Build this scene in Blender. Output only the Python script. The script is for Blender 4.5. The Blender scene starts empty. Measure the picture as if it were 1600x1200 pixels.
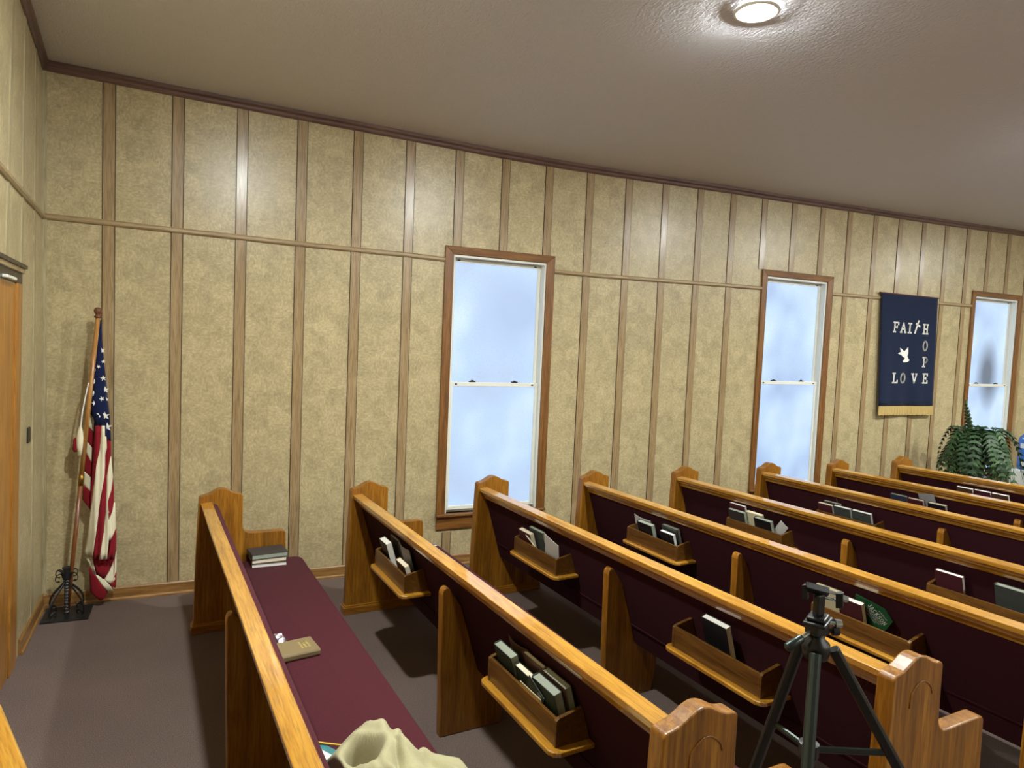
import bpy, bmesh, math, random
from mathutils import Vector, Matrix, noise as mnoise
random.seed(7)
SC = bpy.context.scene
COL = SC.collection

# ---------------------------------------------------------------- camera
R = [[0.90790921738564, -0.41700663107158864, 0.04250085444457315],
     [0.4189577133642605, 0.9059821115216888, -0.06058752359431936],
     [-0.013239614752132832, 0.07281403192397812, 0.9972576544485326]]
cd = bpy.data.cameras.new('camera'); cam = bpy.data.objects.new('camera', cd); COL.objects.link(cam)
right, fwd, up = Vector(R[0]), Vector(R[1]), Vector(R[2])
mw = Matrix.Identity(4)
for k in range(3):
    mw[k][0] = right[k]; mw[k][1] = up[k]; mw[k][2] = -fwd[k]
mw.translation = Vector((0.93108, -5.25748, 1.87227))
cam.matrix_world = mw
cd.sensor_width = 36.0; cd.lens = 36.0 * 1065.1015 / 1600.0; cd.clip_start = 0.05
SC.camera = cam

# ---------------------------------------------------------------- world, exposure
w = bpy.data.worlds.new('world'); SC.world = w; w.use_nodes = True
w.node_tree.nodes['Background'].inputs[0].default_value = (0.62, 0.74, 0.95, 1)
w.node_tree.nodes['Background'].inputs[1].default_value = 1.0
SC.view_settings.view_transform = 'Standard'; SC.view_settings.look = 'None'
SC.view_settings.gamma = 1.0; SC.view_settings.use_curve_mapping = False
SC.view_settings.exposure = 0.0
LAMP = 1850.0         # radiance of a downlight's lens
LAMP_COL = (0.95, 1.0, 0.97)
PANE = 1.08          # brightness of the daylit frosted panes

# ---------------------------------------------------------------- helpers
def lin(r, g, b):
    def f(c):
        c /= 255.0
        return c / 12.92 if c <= 0.04045 else ((c + 0.055) / 1.055) ** 2.4
    return (f(r), f(g), f(b), 1.0)

class MB:
    def __init__(s): s.v = []; s.f = []; s.m = []
    def add(s, vs, fs, m=0):
        o = len(s.v); s.v += [tuple(p) for p in vs]
        for f in fs: s.f.append(tuple(o + i for i in f)); s.m.append(m)
        return s
    def box(s, x0, x1, y0, y1, z0, z1, m=0):
        return s.add([(x0,y0,z0),(x1,y0,z0),(x1,y1,z0),(x0,y1,z0),(x0,y0,z1),(x1,y0,z1),(x1,y1,z1),(x0,y1,z1)],
                     [(0,3,2,1),(4,5,6,7),(0,1,5,4),(1,2,6,5),(2,3,7,6),(3,0,4,7)], m)
    def prism(s, pts, fa, fb, m=0):
        """pts: 2-D outline; fa, fb map a 2-D point to 3-D on either end."""
        n = len(pts)
        vs = [fa(*p) for p in pts] + [fb(*p) for p in pts]
        fs = [tuple(range(n)), tuple(range(2*n-1, n-1, -1))] + [(i, n+i, n+(i+1) % n, (i+1) % n) for i in range(n)]
        return s.add(vs, fs, m)
    def tube(s, pts, rad, seg=8, m=0, cap=True, flat=None):
        pts = [Vector(p) for p in pts]; n = len(pts); vs = []; fs = []
        rads = rad if isinstance(rad, (list, tuple)) else [rad]*n
        prev = None
        for i, p in enumerate(pts):
            t = (pts[min(i+1, n-1)] - pts[max(i-1, 0)]).normalized()
            a = Vector((0,0,1)) if abs(t.z) < 0.9 else Vector((1,0,0))
            if prev is not None: a = prev
            x = (a - t*a.dot(t)).normalized(); y = t.cross(x); prev = x
            for k in range(seg):
                c, sn = math.cos(2*math.pi*k/seg), math.sin(2*math.pi*k/seg)
                if flat: vs.append(p + x*c*rads[i]*flat[0] + y*sn*rads[i]*flat[1])
                else: vs.append(p + x*c*rads[i] + y*sn*rads[i])
        for i in range(n-1):
            for k in range(seg):
                fs.append((i*seg+k, i*seg+(k+1) % seg, (i+1)*seg+(k+1) % seg, (i+1)*seg+k))
        if cap: fs += [tuple(range(seg-1, -1, -1)), tuple(range((n-1)*seg, n*seg))]
        return s.add(vs, fs, m)
    def lathe(s, prof, c=(0,0,0), seg=24, m=0):
        vs = []; fs = []; n = len(prof)
        for r, z in prof:
            for k in range(seg):
                a = 2*math.pi*k/seg; vs.append((c[0]+r*math.cos(a), c[1]+r*math.sin(a), c[2]+z))
        for i in range(n-1):
            for k in range(seg):
                fs.append((i*seg+k, i*seg+(k+1) % seg, (i+1)*seg+(k+1) % seg, (i+1)*seg+k))
        fs += [tuple(range(seg-1, -1, -1)), tuple(range((n-1)*seg, n*seg))]
        return s.add(vs, fs, m)

def obj(name, mb, mats, parent=None, bevel=0, seg=2, smooth=False, solid=0, sub=0, fix=True):
    me = bpy.data.meshes.new(name); me.from_pydata(mb.v, [], mb.f)
    if not isinstance(mats, (list, tuple)): mats = [mats]
    for m in mats: me.materials.append(m)
    for p, mi in zip(me.polygons, mb.m): p.material_index = mi
    if fix:
        bm = bmesh.new(); bm.from_mesh(me); bmesh.ops.recalc_face_normals(bm, faces=bm.faces); bm.to_mesh(me); bm.free()
    if smooth:
        for p in me.polygons: p.use_smooth = True
    o = bpy.data.objects.new(name, me); COL.objects.link(o)
    if parent: o.parent = parent
    if solid:
        k = o.modifiers.new('thickness', 'SOLIDIFY'); k.thickness = solid; k.offset = 0
    if sub:
        k = o.modifiers.new('subdivision', 'SUBSURF'); k.levels = sub; k.render_levels = sub
    if bevel:
        k = o.modifiers.new('bevel', 'BEVEL'); k.width = bevel; k.segments = seg; k.limit_method = 'ANGLE'; k.angle_limit = math.radians(35)
    return o

def empty(name, loc=(0,0,0), rz=0.0, parent=None):
    o = bpy.data.objects.new(name, None); COL.objects.link(o); o.location = loc; o.rotation_euler = (0,0,rz)
    o.empty_display_size = 0.1
    if parent: o.parent = parent
    return o
def tag(o, label, cat, group=None):
    o['label'] = label; o['category'] = cat
    if group: o['group'] = group
    return o
def struct(o):
    o['kind'] = 'structure'; return o
def copy_tree(o, parent=None):
    c = o.copy(); COL.objects.link(c)
    if parent: c.parent = parent
    for ch in list(o.children): copy_tree(ch, c)
    return c

# ---------------------------------------------------------------- materials
def mat(name, col, rough=0.5, metal=0.0, spec=0.5, coat=0.0):
    m = bpy.data.materials.new(name); m.use_nodes = True
    b = m.node_tree.nodes['Principled BSDF']
    b.inputs['Base Color'].default_value = col; b.inputs['Roughness'].default_value = rough
    b.inputs['Metallic'].default_value = metal; b.inputs['Specular IOR Level'].default_value = spec
    b.inputs['Coat Weight'].default_value = coat
    return m
class NT:
    def __init__(s, m): s.t = m.node_tree; s.b = s.t.nodes['Principled BSDF']
    def n(s, kind, **kw):
        x = s.t.nodes.new('ShaderNode' + kind)
        for k, v in kw.items():
            if k in ('operation','blend_type','noise_dimensions','data_type','feature','distance','interpolation'): setattr(x, k, v)
            else: x.inputs[k].default_value = v
        return x
    def l(s, a, b): s.t.links.new(a, b)
    def coords(s, scale, kind='Object', rot=(0,0,0)):
        c = s.t.nodes.new('ShaderNodeTexCoord'); mp = s.n('Mapping')
        mp.inputs['Scale'].default_value = scale; mp.inputs['Rotation'].default_value = rot
        s.l(c.outputs[kind], mp.inputs['Vector']); return mp.outputs['Vector']
    def ramp(s, fac, stops):
        r = s.t.nodes.new('ShaderNodeValToRGB'); e = r.color_ramp.elements
        while len(e) < len(stops): e.new(0.5)
        for el, (p, c) in zip(e, stops): el.position = p; el.color = c
        s.l(fac, r.inputs['Fac']); return r.outputs['Color']
    def mix(s, a, b, fac, mode='MIX'):
        x = s.t.nodes.new('ShaderNodeMix'); x.data_type = 'RGBA'; x.blend_type = mode
        if isinstance(fac, float): x.inputs[0].default_value = fac
        else: s.l(fac, x.inputs[0])
        for i, v in ((6, a), (7, b)):
            if isinstance(v, tuple): x.inputs[i].default_value = v
            else: s.l(v, x.inputs[i])
        return x.outputs[2]
    def bump(s, h, strength, dist=0.002):
        x = s.n('Bump', Strength=strength, Distance=dist); s.l(h, x.inputs['Height']); s.l(x.outputs[0], s.b.inputs['Normal'])

def wood(name, axis, dark, mid, light, rough=0.32, fine=1.0, stave=0.0, coat=0.25, crough=0.22):
    """grain runs along the axis; boards glued side by side where stave > 0"""
    m = mat(name, mid, rough, coat=coat); t = NT(m)
    m.node_tree.nodes['Principled BSDF'].inputs['Coat Roughness'].default_value = crough
    m.node_tree.nodes['Principled BSDF'].inputs['Coat IOR'].default_value = 2.0 if coat == 1.0 else 1.5
    sc = [38.0*fine]*3; sc[axis] = 2.6*fine
    v = t.coords(tuple(sc))
    n1 = t.n('TexNoise', Scale=1.0, Detail=5.0, Roughness=0.62, Distortion=0.6); t.l(v, n1.inputs['Vector'])
    sc2 = [190.0*fine]*3; sc2[axis] = 9.0*fine
    n2 = t.n('TexNoise', Scale=1.0, Detail=2.0); t.l(t.coords(tuple(sc2)), n2.inputs['Vector'])
    c = t.ramp(n1.outputs['Fac'], [(0.28, dark), (0.5, mid), (0.72, light)])
    pores = t.ramp(n2.outputs['Fac'], [(0.36, (0.62,0.58,0.52,1)), (0.5, (1,1,1,1))])
    c = t.mix(c, pores, 0.75, 'MULTIPLY')
    if stave:
        sc3 = [1.0/stave]*3; sc3[axis] = 0.0
        if axis == 2: sc3[1] = 0.0
        wn = t.n('TexWhiteNoise', noise_dimensions='3D')
        fl = t.n('VectorMath', operation='FLOOR'); t.l(t.coords(tuple(sc3)), fl.inputs[0]); t.l(fl.outputs[0], wn.inputs['Vector'])
        tone = t.ramp(wn.outputs['Value'], [(0.0, (0.66,0.64,0.60,1)), (1.0, (1.12,1.10,1.06,1))])
        c = t.mix(c, tone, 1.0, 'MULTIPLY')
    t.l(c, t.b.inputs['Base Color']); t.bump(n2.outputs['Fac'], 0.12, 0.001)
    return m

OD, OM, OL = lin(112,68,12), lin(150,97,22), lin(178,126,38)
M = {}
M['oak_x'] = wood('oak_x', 0, OD, OM, OL)
M['oak_y'] = wood('oak_y', 1, lin(150,98,22), lin(188,132,38), lin(206,154,56), coat=1.0, crough=0.04)
M['oak_z'] = wood('oak_z', 2, OD, OM, OL, stave=0.062, coat=0.08, rough=0.38)
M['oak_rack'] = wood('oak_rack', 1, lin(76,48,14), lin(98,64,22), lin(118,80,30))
M['casing'] = wood('casing', 2, lin(88,54,20), lin(122,78,32), lin(144,98,48), rough=0.4)
M['casing_x'] = wood('casing_x', 0, lin(88,54,20), lin(122,78,32), lin(144,98,48), rough=0.4)
M['batten'] = wood('batten', 2, lin(134,110,76), lin(158,133,96), lin(174,150,114), rough=0.3)
M['rail'] = wood('rail', 0, lin(140,118,82), lin(162,138,100), lin(176,154,118), rough=0.4)
M['rail_left'] = wood('rail_left', 1, lin(140,118,82), lin(162,138,100), lin(176,154,118), rough=0.4)
M['crown'] = wood('crown', 0, lin(84,60,52), lin(104,76,66), lin(118,88,78), rough=0.45)
M['crown_left'] = wood('crown_left', 1, lin(84,60,52), lin(104,76,66), lin(118,88,78), rough=0.45)
M['base'] = wood('base', 0, lin(118,82,40), lin(146,106,56), lin(166,126,74), rough=0.42)
M['base_left'] = wood('base_left', 1, lin(118,82,40), lin(146,106,56), lin(166,126,74), rough=0.42)
M['door_oak'] = wood('door_oak', 2, lin(140,88,26), lin(170,114,40), lin(188,134,56), rough=0.4)

def wallpaper(name, ax):
    m = mat(name, lin(176,160,122), 0.33, spec=0.5); t = NT(m)
    s1 = [85.0]*3; s1[2] = 150.0
    s2 = [150.0]*3; s2[2] = 85.0
    a = t.n('TexNoise', Scale=0.5, Detail=6.0, Roughness=0.72); t.l(t.coords(tuple(s1)), a.inputs['Vector'])
    b = t.n('TexNoise', Scale=0.5, Detail=6.0, Roughness=0.72); t.l(t.coords(tuple(s2)), b.inputs['Vector'])
    sel = t.n('TexVoronoi', Scale=7.5, feature='F1', distance='CHEBYCHEV'); t.l(t.coords((1,1,1)), sel.inputs['Vector'])
    sep = t.n('SeparateColor'); t.l(sel.outputs['Color'], sep.inputs[0])
    pick = t.ramp(sep.outputs[0], [(0.49, (0,0,0,1)), (0.51, (1,1,1,1))])
    f = t.mix(a.outputs['Color'], b.outputs['Color'], pick)
    sf = t.n('SeparateColor'); t.l(f, sf.inputs[0])
    col = t.ramp(sf.outputs[0], [(0.28, lin(154,138,102)), (0.5, lin(180,164,126)), (0.72, lin(206,192,157))])
    tone = t.ramp(sep.outputs[1], [(0.0, (0.90,0.90,0.89,1)), (1.0, (1.06,1.06,1.05,1))])
    col = t.mix(col, tone, 1.0, 'MULTIPLY')
    t.l(col, t.b.inputs['Base Color']); bl = t.n('TexNoise', Scale=11.0, Detail=3.0, Roughness=0.6, Distortion=0.8); t.l(t.coords((1,1,1)), bl.inputs['Vector'])
    col = t.mix(col, t.ramp(bl.outputs['Fac'], [(0.32, (0.88,0.87,0.85,1)), (0.66, (1.08,1.08,1.07,1))]), 1.0, 'MULTIPLY')
    t.l(col, t.b.inputs['Base Color']); t.bump(sf.outputs[0], 0.10, 0.001)
    return m
M['paper'] = wallpaper('wallpaper', 0)

def carpet():
    m = mat('carpet', lin(104,90,84), 0.95, spec=0.1); t = NT(m)
    n = t.n('TexNoise', Scale=230.0, Detail=3.0, Roughness=0.7); t.l(t.coords((1,1,1)), n.inputs['Vector'])
    n2 = t.n('TexNoise', Scale=2.0, Detail=2.0); t.l(t.coords((1,1,1)), n2.inputs['Vector'])
    c = t.ramp(n.outputs['Fac'], [(0.3, lin(82,70,66)), (0.5, lin(108,93,87)), (0.72, lin(136,120,112))])
    c = t.mix(c, t.ramp(n2.outputs['Fac'], [(0.3, (0.92,0.92,0.92,1)), (0.7, (1.05,1.04,1.03,1))]), 1.0, 'MULTIPLY')
    t.l(c, t.b.inputs['Base Color']); t.bump(n.outputs['Fac'], 0.6, 0.004)
    return m
M['carpet'] = carpet()
def stomp():
    m = mat('ceiling_plaster', lin(216,215,220), 0.42, spec=0.45); t = NT(m)
    a = t.n('TexNoise', Scale=1.0, Detail=3.0, Roughness=0.6, Distortion=1.6); t.l(t.coords((26,34,26), rot=(0,0,0.6)), a.inputs['Vector'])
    b = t.n('TexNoise', Scale=1.0, Detail=2.0, Distortion=1.0); t.l(t.coords((60,22,30), rot=(0,0,-0.5)), b.inputs['Vector'])
    ad = t.n('Math', operation='ADD'); t.l(a.outputs['Fac'], ad.inputs[0]); t.l(b.outputs['Fac'], ad.inputs[1])
    t.bump(ad.outputs[0], 0.55, 0.012)
    return m
M['ceil'] = stomp()
def fabric(name, c0, c1, rough=0.9, sheen=0.25):
    m = mat(name, c0, rough, spec=0.15); t = NT(m)
    n = t.n('TexNoise', Scale=420.0, Detail=2.0); t.l(t.coords((1,1,1)), n.inputs['Vector'])
    c = t.ramp(n.outputs['Fac'], [(0.3, c0), (0.7, c1)]); t.l(c, t.b.inputs['Base Color'])
    t.b.inputs['Sheen Weight'].default_value = sheen; t.b.inputs['Sheen Roughness'].default_value = 0.5
    t.bump(n.outputs['Fac'], 0.25, 0.001)
    return m
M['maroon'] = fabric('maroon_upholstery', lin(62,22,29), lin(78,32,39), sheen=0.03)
M['maroon_shaded'] = fabric('maroon_upholstery_shaded', lin(46,15,22), lin(59,22,29), sheen=0.0)  # same maroon cloth, with the shade on the rear backs put into its colour
M['coat'] = fabric('beige_cloth', lin(154,147,112), lin(172,165,130), sheen=0.05)
M['navy'] = fabric('navy_cloth', lin(22,30,52), lin(30,40,64), sheen=0.05)
M['fringe'] = fabric('gold_fringe', lin(176,146,84), lin(202,176,112))
M['white_felt'] = fabric('white_felt', lin(226,224,214), lin(240,238,230), sheen=0.0)
M['flag_blue'] = fabric('flag_blue', lin(18,24,56), lin(26,34,70), sheen=0.05)
M['flag_red'] = fabric('flag_red', lin(122,22,32), lin(142,32,42), sheen=0.05)
M['flag_white'] = fabric('flag_white', lin(222,212,180), lin(236,228,200), sheen=0.05)
M['vinyl'] = mat('white_vinyl', lin(226,226,216), 0.35)
M['black'] = mat('black_plastic', lin(13,13,15), 0.38)
M['iron'] = mat('black_iron', lin(24,26,28), 0.4, spec=0.6)
M['grey_metal'] = mat('grey_metal', lin(66,74,72), 0.36, metal=0.8)
M['steel'] = mat('bright_steel', lin(190,200,200), 0.25, metal=1.0)
M['brass'] = mat('brass', lin(150,112,50), 0.35, metal=0.9)
M['lamp_trim'] = mat('white_trim', lin(236,234,226), 0.4)
M['dark_metal'] = mat('dark_bronze', lin(44,38,34), 0.35)
M['seam'] = mat('dark_seam', lin(54,40,26), 0.7)
M['pale_strip'] = wood('pale_strip', 2, lin(158,146,112), lin(174,162,126), lin(188,176,142), rough=0.4)
M['pages'] = mat('pages', lin(226,216,190), 0.8)
M['pages_white'] = mat('pages_white', lin(232,230,222), 0.8)
M['pages_grey'] = mat('pages_grey', lin(150,156,140), 0.7)
M['gold'] = mat('gold_stamp', lin(208,186,108), 0.35, metal=0.6)
M['foil'] = mat('foil', lin(206,198,206), 0.25, metal=0.9)
M['leaf'] = None
def leafmat():
    m = mat('fern_leaf', lin(52,82,44), 0.5, spec=0.35); t = NT(m)
    n = t.n('TexNoise', Scale=9.0, Detail=3.0); t.l(t.coords((1,1,1)), n.inputs['Vector'])
    t.l(t.ramp(n.outputs['Fac'], [(0.3, lin(28,50,28)), (0.55, lin(48,76,42)), (0.75, lin(80,106,60))]), t.b.inputs['Base Color'])
    return m
M['leaf'] = leafmat()
def pane_mat(name, seed, dark, blob=None):
    """frosted glass lit by the daylight outside"""
    m = mat(name, lin(190,215,240), 0.3, spec=0.5); t = NT(m)
    n = t.n('TexNoise', Scale=1.7, Detail=2.0, Roughness=0.5)
    mp = t.coords((1,1,0.8)); t.l(mp, n.inputs['Vector'])
    g = t.n('TexNoise', Scale=170.0, Detail=1.0); t.l(t.coords((1,1,1)), g.inputs['Vector'])
    c = t.ramp(n.outputs['Fac'], [(0.30, dark), (0.48, lin(186,212,242)), (0.66, lin(208,230,250))])
    c = t.mix(c, t.ramp(g.outputs['Fac'], [(0.3, (0.93,0.93,0.93,1)), (0.7, (1.05,1.05,1.05,1))]), 1.0, 'MULTIPLY')
    if blob:
        bx_, bz_, rx_, rz_, bc_ = blob
        tc_ = t.n('TexCoord'); mp_ = t.n('Mapping'); mp_.inputs['Location'].default_value = (-bx_/rx_, 0, -bz_/rz_); mp_.inputs['Scale'].default_value = (1/rx_, 0, 1/rz_)
        t.l(tc_.outputs['Object'], mp_.inputs['Vector']); gr_ = t.n('TexGradient'); gr_.gradient_type = 'SPHERICAL'; t.l(mp_.outputs['Vector'], gr_.inputs['Vector'])
        c = t.mix(c, bc_, t.ramp(gr_.outputs['Fac'], [(0.0, (0,0,0,1)), (0.7, (1,1,1,1))]))
    t.b.inputs['Base Color'].default_value = lin(60,66,74)
    t.l(c, t.b.inputs['Emission Color']); t.b.inputs['Emission Strength'].default_value = PANE
    t.bump(g.outputs['Fac'], 0.3, 0.001)
    return m
M['pane1'] = pane_mat('frosted_pane', 1, lin(180,200,230), (0.2, 1.72, 0.5, 0.45, lin(172,194,228)))
M['pane2'] = pane_mat('frosted_pane_blue', 2, lin(160,184,222))
M['pane3'] = pane_mat('frosted_pane_shaded', 3, lin(168,192,226), (0.06, 1.24, 0.24, 0.5, lin(96,108,128)))
em = bpy.data.materials.new('lamp_lens'); em.use_nodes = True
b = em.node_tree.nodes['Principled BSDF']; b.inputs['Base Color'].default_value = (0.9,0.9,0.85,1)
b.inputs['Emission Color'].default_value = (*LAMP_COL, 1); b.inputs['Emission Strength'].default_value = LAMP
M['lens'] = em
def plain(name, r, g, b_, rough=0.5, spec=0.4): return mat(name, lin(r,g,b_), rough, spec=spec)
COVER = {'black': plain('cover_black', 26,26,30,0.35), 'green': plain('cover_green', 40,54,46,0.5), 'maroon': plain('cover_maroon', 74,30,36,0.5),
         'brown': plain('cover_brown', 84,60,44,0.5), 'grey': plain('cover_grey', 66,70,66,0.5), 'taupe': plain('cover_taupe', 126,108,76,0.45),
         'darkgrey': plain('cover_dark_grey', 56,52,50,0.5), 'cream': plain('cover_cream', 216,206,170,0.6), 'white': plain('cover_white', 214,212,206,0.6),
         'blue': plain('cover_blue', 50,58,76,0.5), 'leaflet': plain('cover_leaflet_green', 24,84,48,0.5), 'silver': plain('cover_silver', 150,150,152,0.5)}

# ---------------------------------------------------------------- room shell
XR, YB, YW = 14.0, -10.5, 0.0
def lwx(y, z): return 0.02 - y*(0.02 + 0.0185*z)
crownZ = [(0.0,3.455),(0.76,3.432),(1.58,3.414),(2.4,3.397),(3.21,3.378),(4.02,3.377),(4.83,3.392),(5.64,3.408),(6.45,3.416),(7.26,3.43),(8.08,3.441),(8.89,3.454),(9.68,3.472),(10.5,3.49),(14.2,3.5)]
railZ = [(0.0,2.568),(0.76,2.559),(1.58,2.546),(2.4,2.541),(3.4,2.52),(4.02,2.517),(4.82,2.527),(5.63,2.540),(7.26,2.558),(8.9,2.568),(14.2,2.60)]
def interp(tab, x):
    if x <= tab[0][0]: return tab[0][1]
    for (a, za), (b_, zb) in zip(tab, tab[1:]):
        if x <= b_: return za + (zb-za)*(x-a)/(b_-a)
    return tab[-1][1]
def ceil_z(x, y):
    k = max(0.0, 1 + y/3.0)
    return (interp(crownZ, max(x, 0)) + 0.062)*k + 3.50*(1-k)

mb = MB(); mb.box(-0.6, XR+0.3, YB-0.3, 0.3, -0.12, 0.0); struct(obj('floor', mb, M['carpet']))
mb = MB(); nx, ny = 60, 24
xs = [-0.6 + (XR+0.9)*i/nx for i in range(nx+1)]; ys = [0.2 + (YB-0.4)*j/ny for j in range(ny+1)]
vs = [(x, y, ceil_z(x, y)) for y in ys for x in xs] + [(x, y, ceil_z(x, y)+0.12) for y in ys for x in xs]
N = (nx+1)*(ny+1); fs = []
for j in range(ny):
    for i in range(nx):
        a = j*(nx+1)+i; q = (a, a+1, a+nx+2, a+nx+1); fs.append(q); fs.append(tuple(N+k for k in reversed(q)))
mb.add(vs, fs); struct(obj('ceiling', mb, M['ceil'], smooth=True, fix=False))

# windows: opening (x0, x1, z0, z1)
WIN = [(2.795, 3.640, 0.440, 2.565), (6.155, 7.010, 0.470, 2.655), (9.535, 10.405, 0.480, 2.680)]
mb = MB(); xs = sorted({-0.3, XR+0.2} | {a for q in WIN for a in q[:2]})
for a, b_ in zip(xs, xs[1:]):
    hole = [q for q in WIN if abs(q[0]-a) < 1e-6]
    if hole: mb.box(a, b_, 0, 0.16, -0.1, hole[0][2]); mb.box(a, b_, 0, 0.16, hole[0][3], 3.62)
    else: mb.box(a, b_, 0, 0.16, -0.1, 3.62)
wall = struct(obj('wall_back', mb, M['paper']))
mb = MB(); ny, nz = 12, 6
P = lambda j, k, d: (lwx(0.1 + (YB-0.2)*j/ny, -0.1 + 3.7*k/nz) - d, 0.1 + (YB-0.2)*j/ny, -0.1 + 3.7*k/nz)
vs = [P(j, k, 0) for j in range(ny+1) for k in range(nz+1)] + [P(j, k, 0.14) for j in range(ny+1) for k in range(nz+1)]
N = (ny+1)*(nz+1); fs = []
for j in range(ny):
    for k in range(nz):
        a = j*(nz+1)+k; q = (a, a+1, a+nz+2, a+nz+1); fs += [q, tuple(N+i for i in reversed(q))]
mb.add(vs, fs); wleft = struct(obj('wall_left', mb, M['paper'], fix=False))
mb = MB(); mb.box(XR, XR+0.15, YB, 0.1, -0.1, 3.62); struct(obj('wall_right', mb, M['paper']))
mb = MB(); mb.box(-0.2, XR+0.1, YB-0.15, YB, -0.1, 3.62); struct(obj('wall_front', mb, M['paper']))

# battens on the panelled walls (each a strip of its own, dark seams on both edges)
def batten(x0, z0, z1, top=None):
    mb = MB(); mb.box(x0, x0+0.067, -0.006, 0.002, z0, z1, 0)
    mb.box(x0-0.005, x0, -0.0025, 0.002, z0, z1, 1); mb.box(x0+0.067, x0+0.072, -0.0025, 0.002, z0, z1, 1)
    return obj('batten', mb, [M['batten'], M['seam']], wall)
for n in range(34):
    x0 = 0.352 + 0.4058*n
    zt = interp(crownZ, x0) + 0.004
    win = [q for q in WIN if x0+0.067 > q[0]-0.075 and x0 < q[1]+0.078]
    if win: batten(x0, win[0][3]+0.06, zt); batten(x0, 0.08, win[0][2]-0.155)
    else: batten(x0, 0.08, zt)
mb = MB(); mb.box(0.0, 0.045, -0.006, 0.002, 0.08, 3.47); obj('corner_strip', mb, M['pale_strip'], wall)
for y0 in (-0.33, -0.80, -1.24, -1.66, -2.07, -2.48, -2.9, -3.3, -3.7, -4.1, -4.5):
    if y0 in (-1.24, -1.66): zs = (2.16, 3.5)
    else: zs = (0.08, 3.5)
    mb = MB(); prev = None
    vs = []
    for z in zs:
        for y, d in ((y0, 0.0), (y0, 0.005), (y0-0.067, 0.005), (y0-0.067, 0.0)): vs.append((lwx(y, z)+d, y, z))
    mb.add(vs, [(0,1,2,3), (7,6,5,4), (0,4,5,1), (1,5,6,2), (2,6,7,3), (3,7,4,0)])
    obj('batten', mb, M['pale_strip'], wleft)

def strip_x(name, tab, prof, xa, xb, m, n=40, parent=None, dz=0.0):
    """profile (d, z) swept along the window wall; d = distance from the wall"""
    mb = MB(); k = len(prof); vs = []; fs = []
    for i in range(n+1):
        x = xa + (xb-xa)*i/n; z = interp(tab, x) + dz
        vs += [(x, -d, z+h) for d, h in prof]
    for i in range(n):
        for j in range(k): fs.append((i*k+j, i*k+(j+1) % k, (i+1)*k+(j+1) % k, (i+1)*k+j))
    fs += [tuple(range(k)), tuple(range((n+1)*k-1, n*k-1, -1))]
    mb.add(vs, fs); return obj(name, mb, m, parent)
flat0 = [(0,0.0),(20,0.0)]
cr = [(0,0),(0.012,0),(0.02,0.012),(0.02,0.028),(0.034,0.04),(0.034,0.066),(0,0.066)]
struct(strip_x('trim_1', crownZ, cr, 0.0, 14.0, M['crown']))
rl = [(0,-0.036),(0.012,-0.036),(0.020,-0.026),(0.020,-0.010),(0.012,0),(0,0)]
for k, (a, b_) in enumerate([(0.0, 2.725), (3.715, 6.085), (7.083, 9.465), (10.478, 14.0)]):
    struct(strip_x('trim_%d' % (k+2), railZ, rl, a, b_, M['rail'], 16))
bp_ = [(0,0),(0.024,0),(0.024,0.012),(0.016,0.02),(0.014,0.02),(0.014,0.082),(0.008,0.090),(0,0.090)]
struct(strip_x('baseboard_back', flat0, bp_, 0.0, 14.0, M['base'], 2))
def strip_left(name, prof, z, ya, yb, m, n=10):
    mb = MB(); k = len(prof); vs = []; fs = []
    for i in range(n+1):
        y = ya + (yb-ya)*i/n
        vs += [(lwx(y, z+h)+d, y, z+h) for d, h in prof]
    for i in range(n):
        for j in range(k): fs.append((i*k+j, i*k+(j+1) % k, (i+1)*k+(j+1) % k, (i+1)*k+j))
    fs += [tuple(range(k)), tuple(range((n+1)*k-1, n*k-1, -1))]
    mb.add(vs, fs); return struct(obj(name, mb, m))
strip_left('trim_6', cr, 3.455, 0.0, -10.4, M['crown_left'])
strip_left('trim_7', rl, 2.568, 0.0, -10.4, M['rail_left'])
strip_left('baseboard_left', bp_, 0.0, 0.0, -0.74, M['base_left'])
strip_left('baseboard_left', bp_, 0.0, -2.15, -10.4, M['base_left'])

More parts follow.
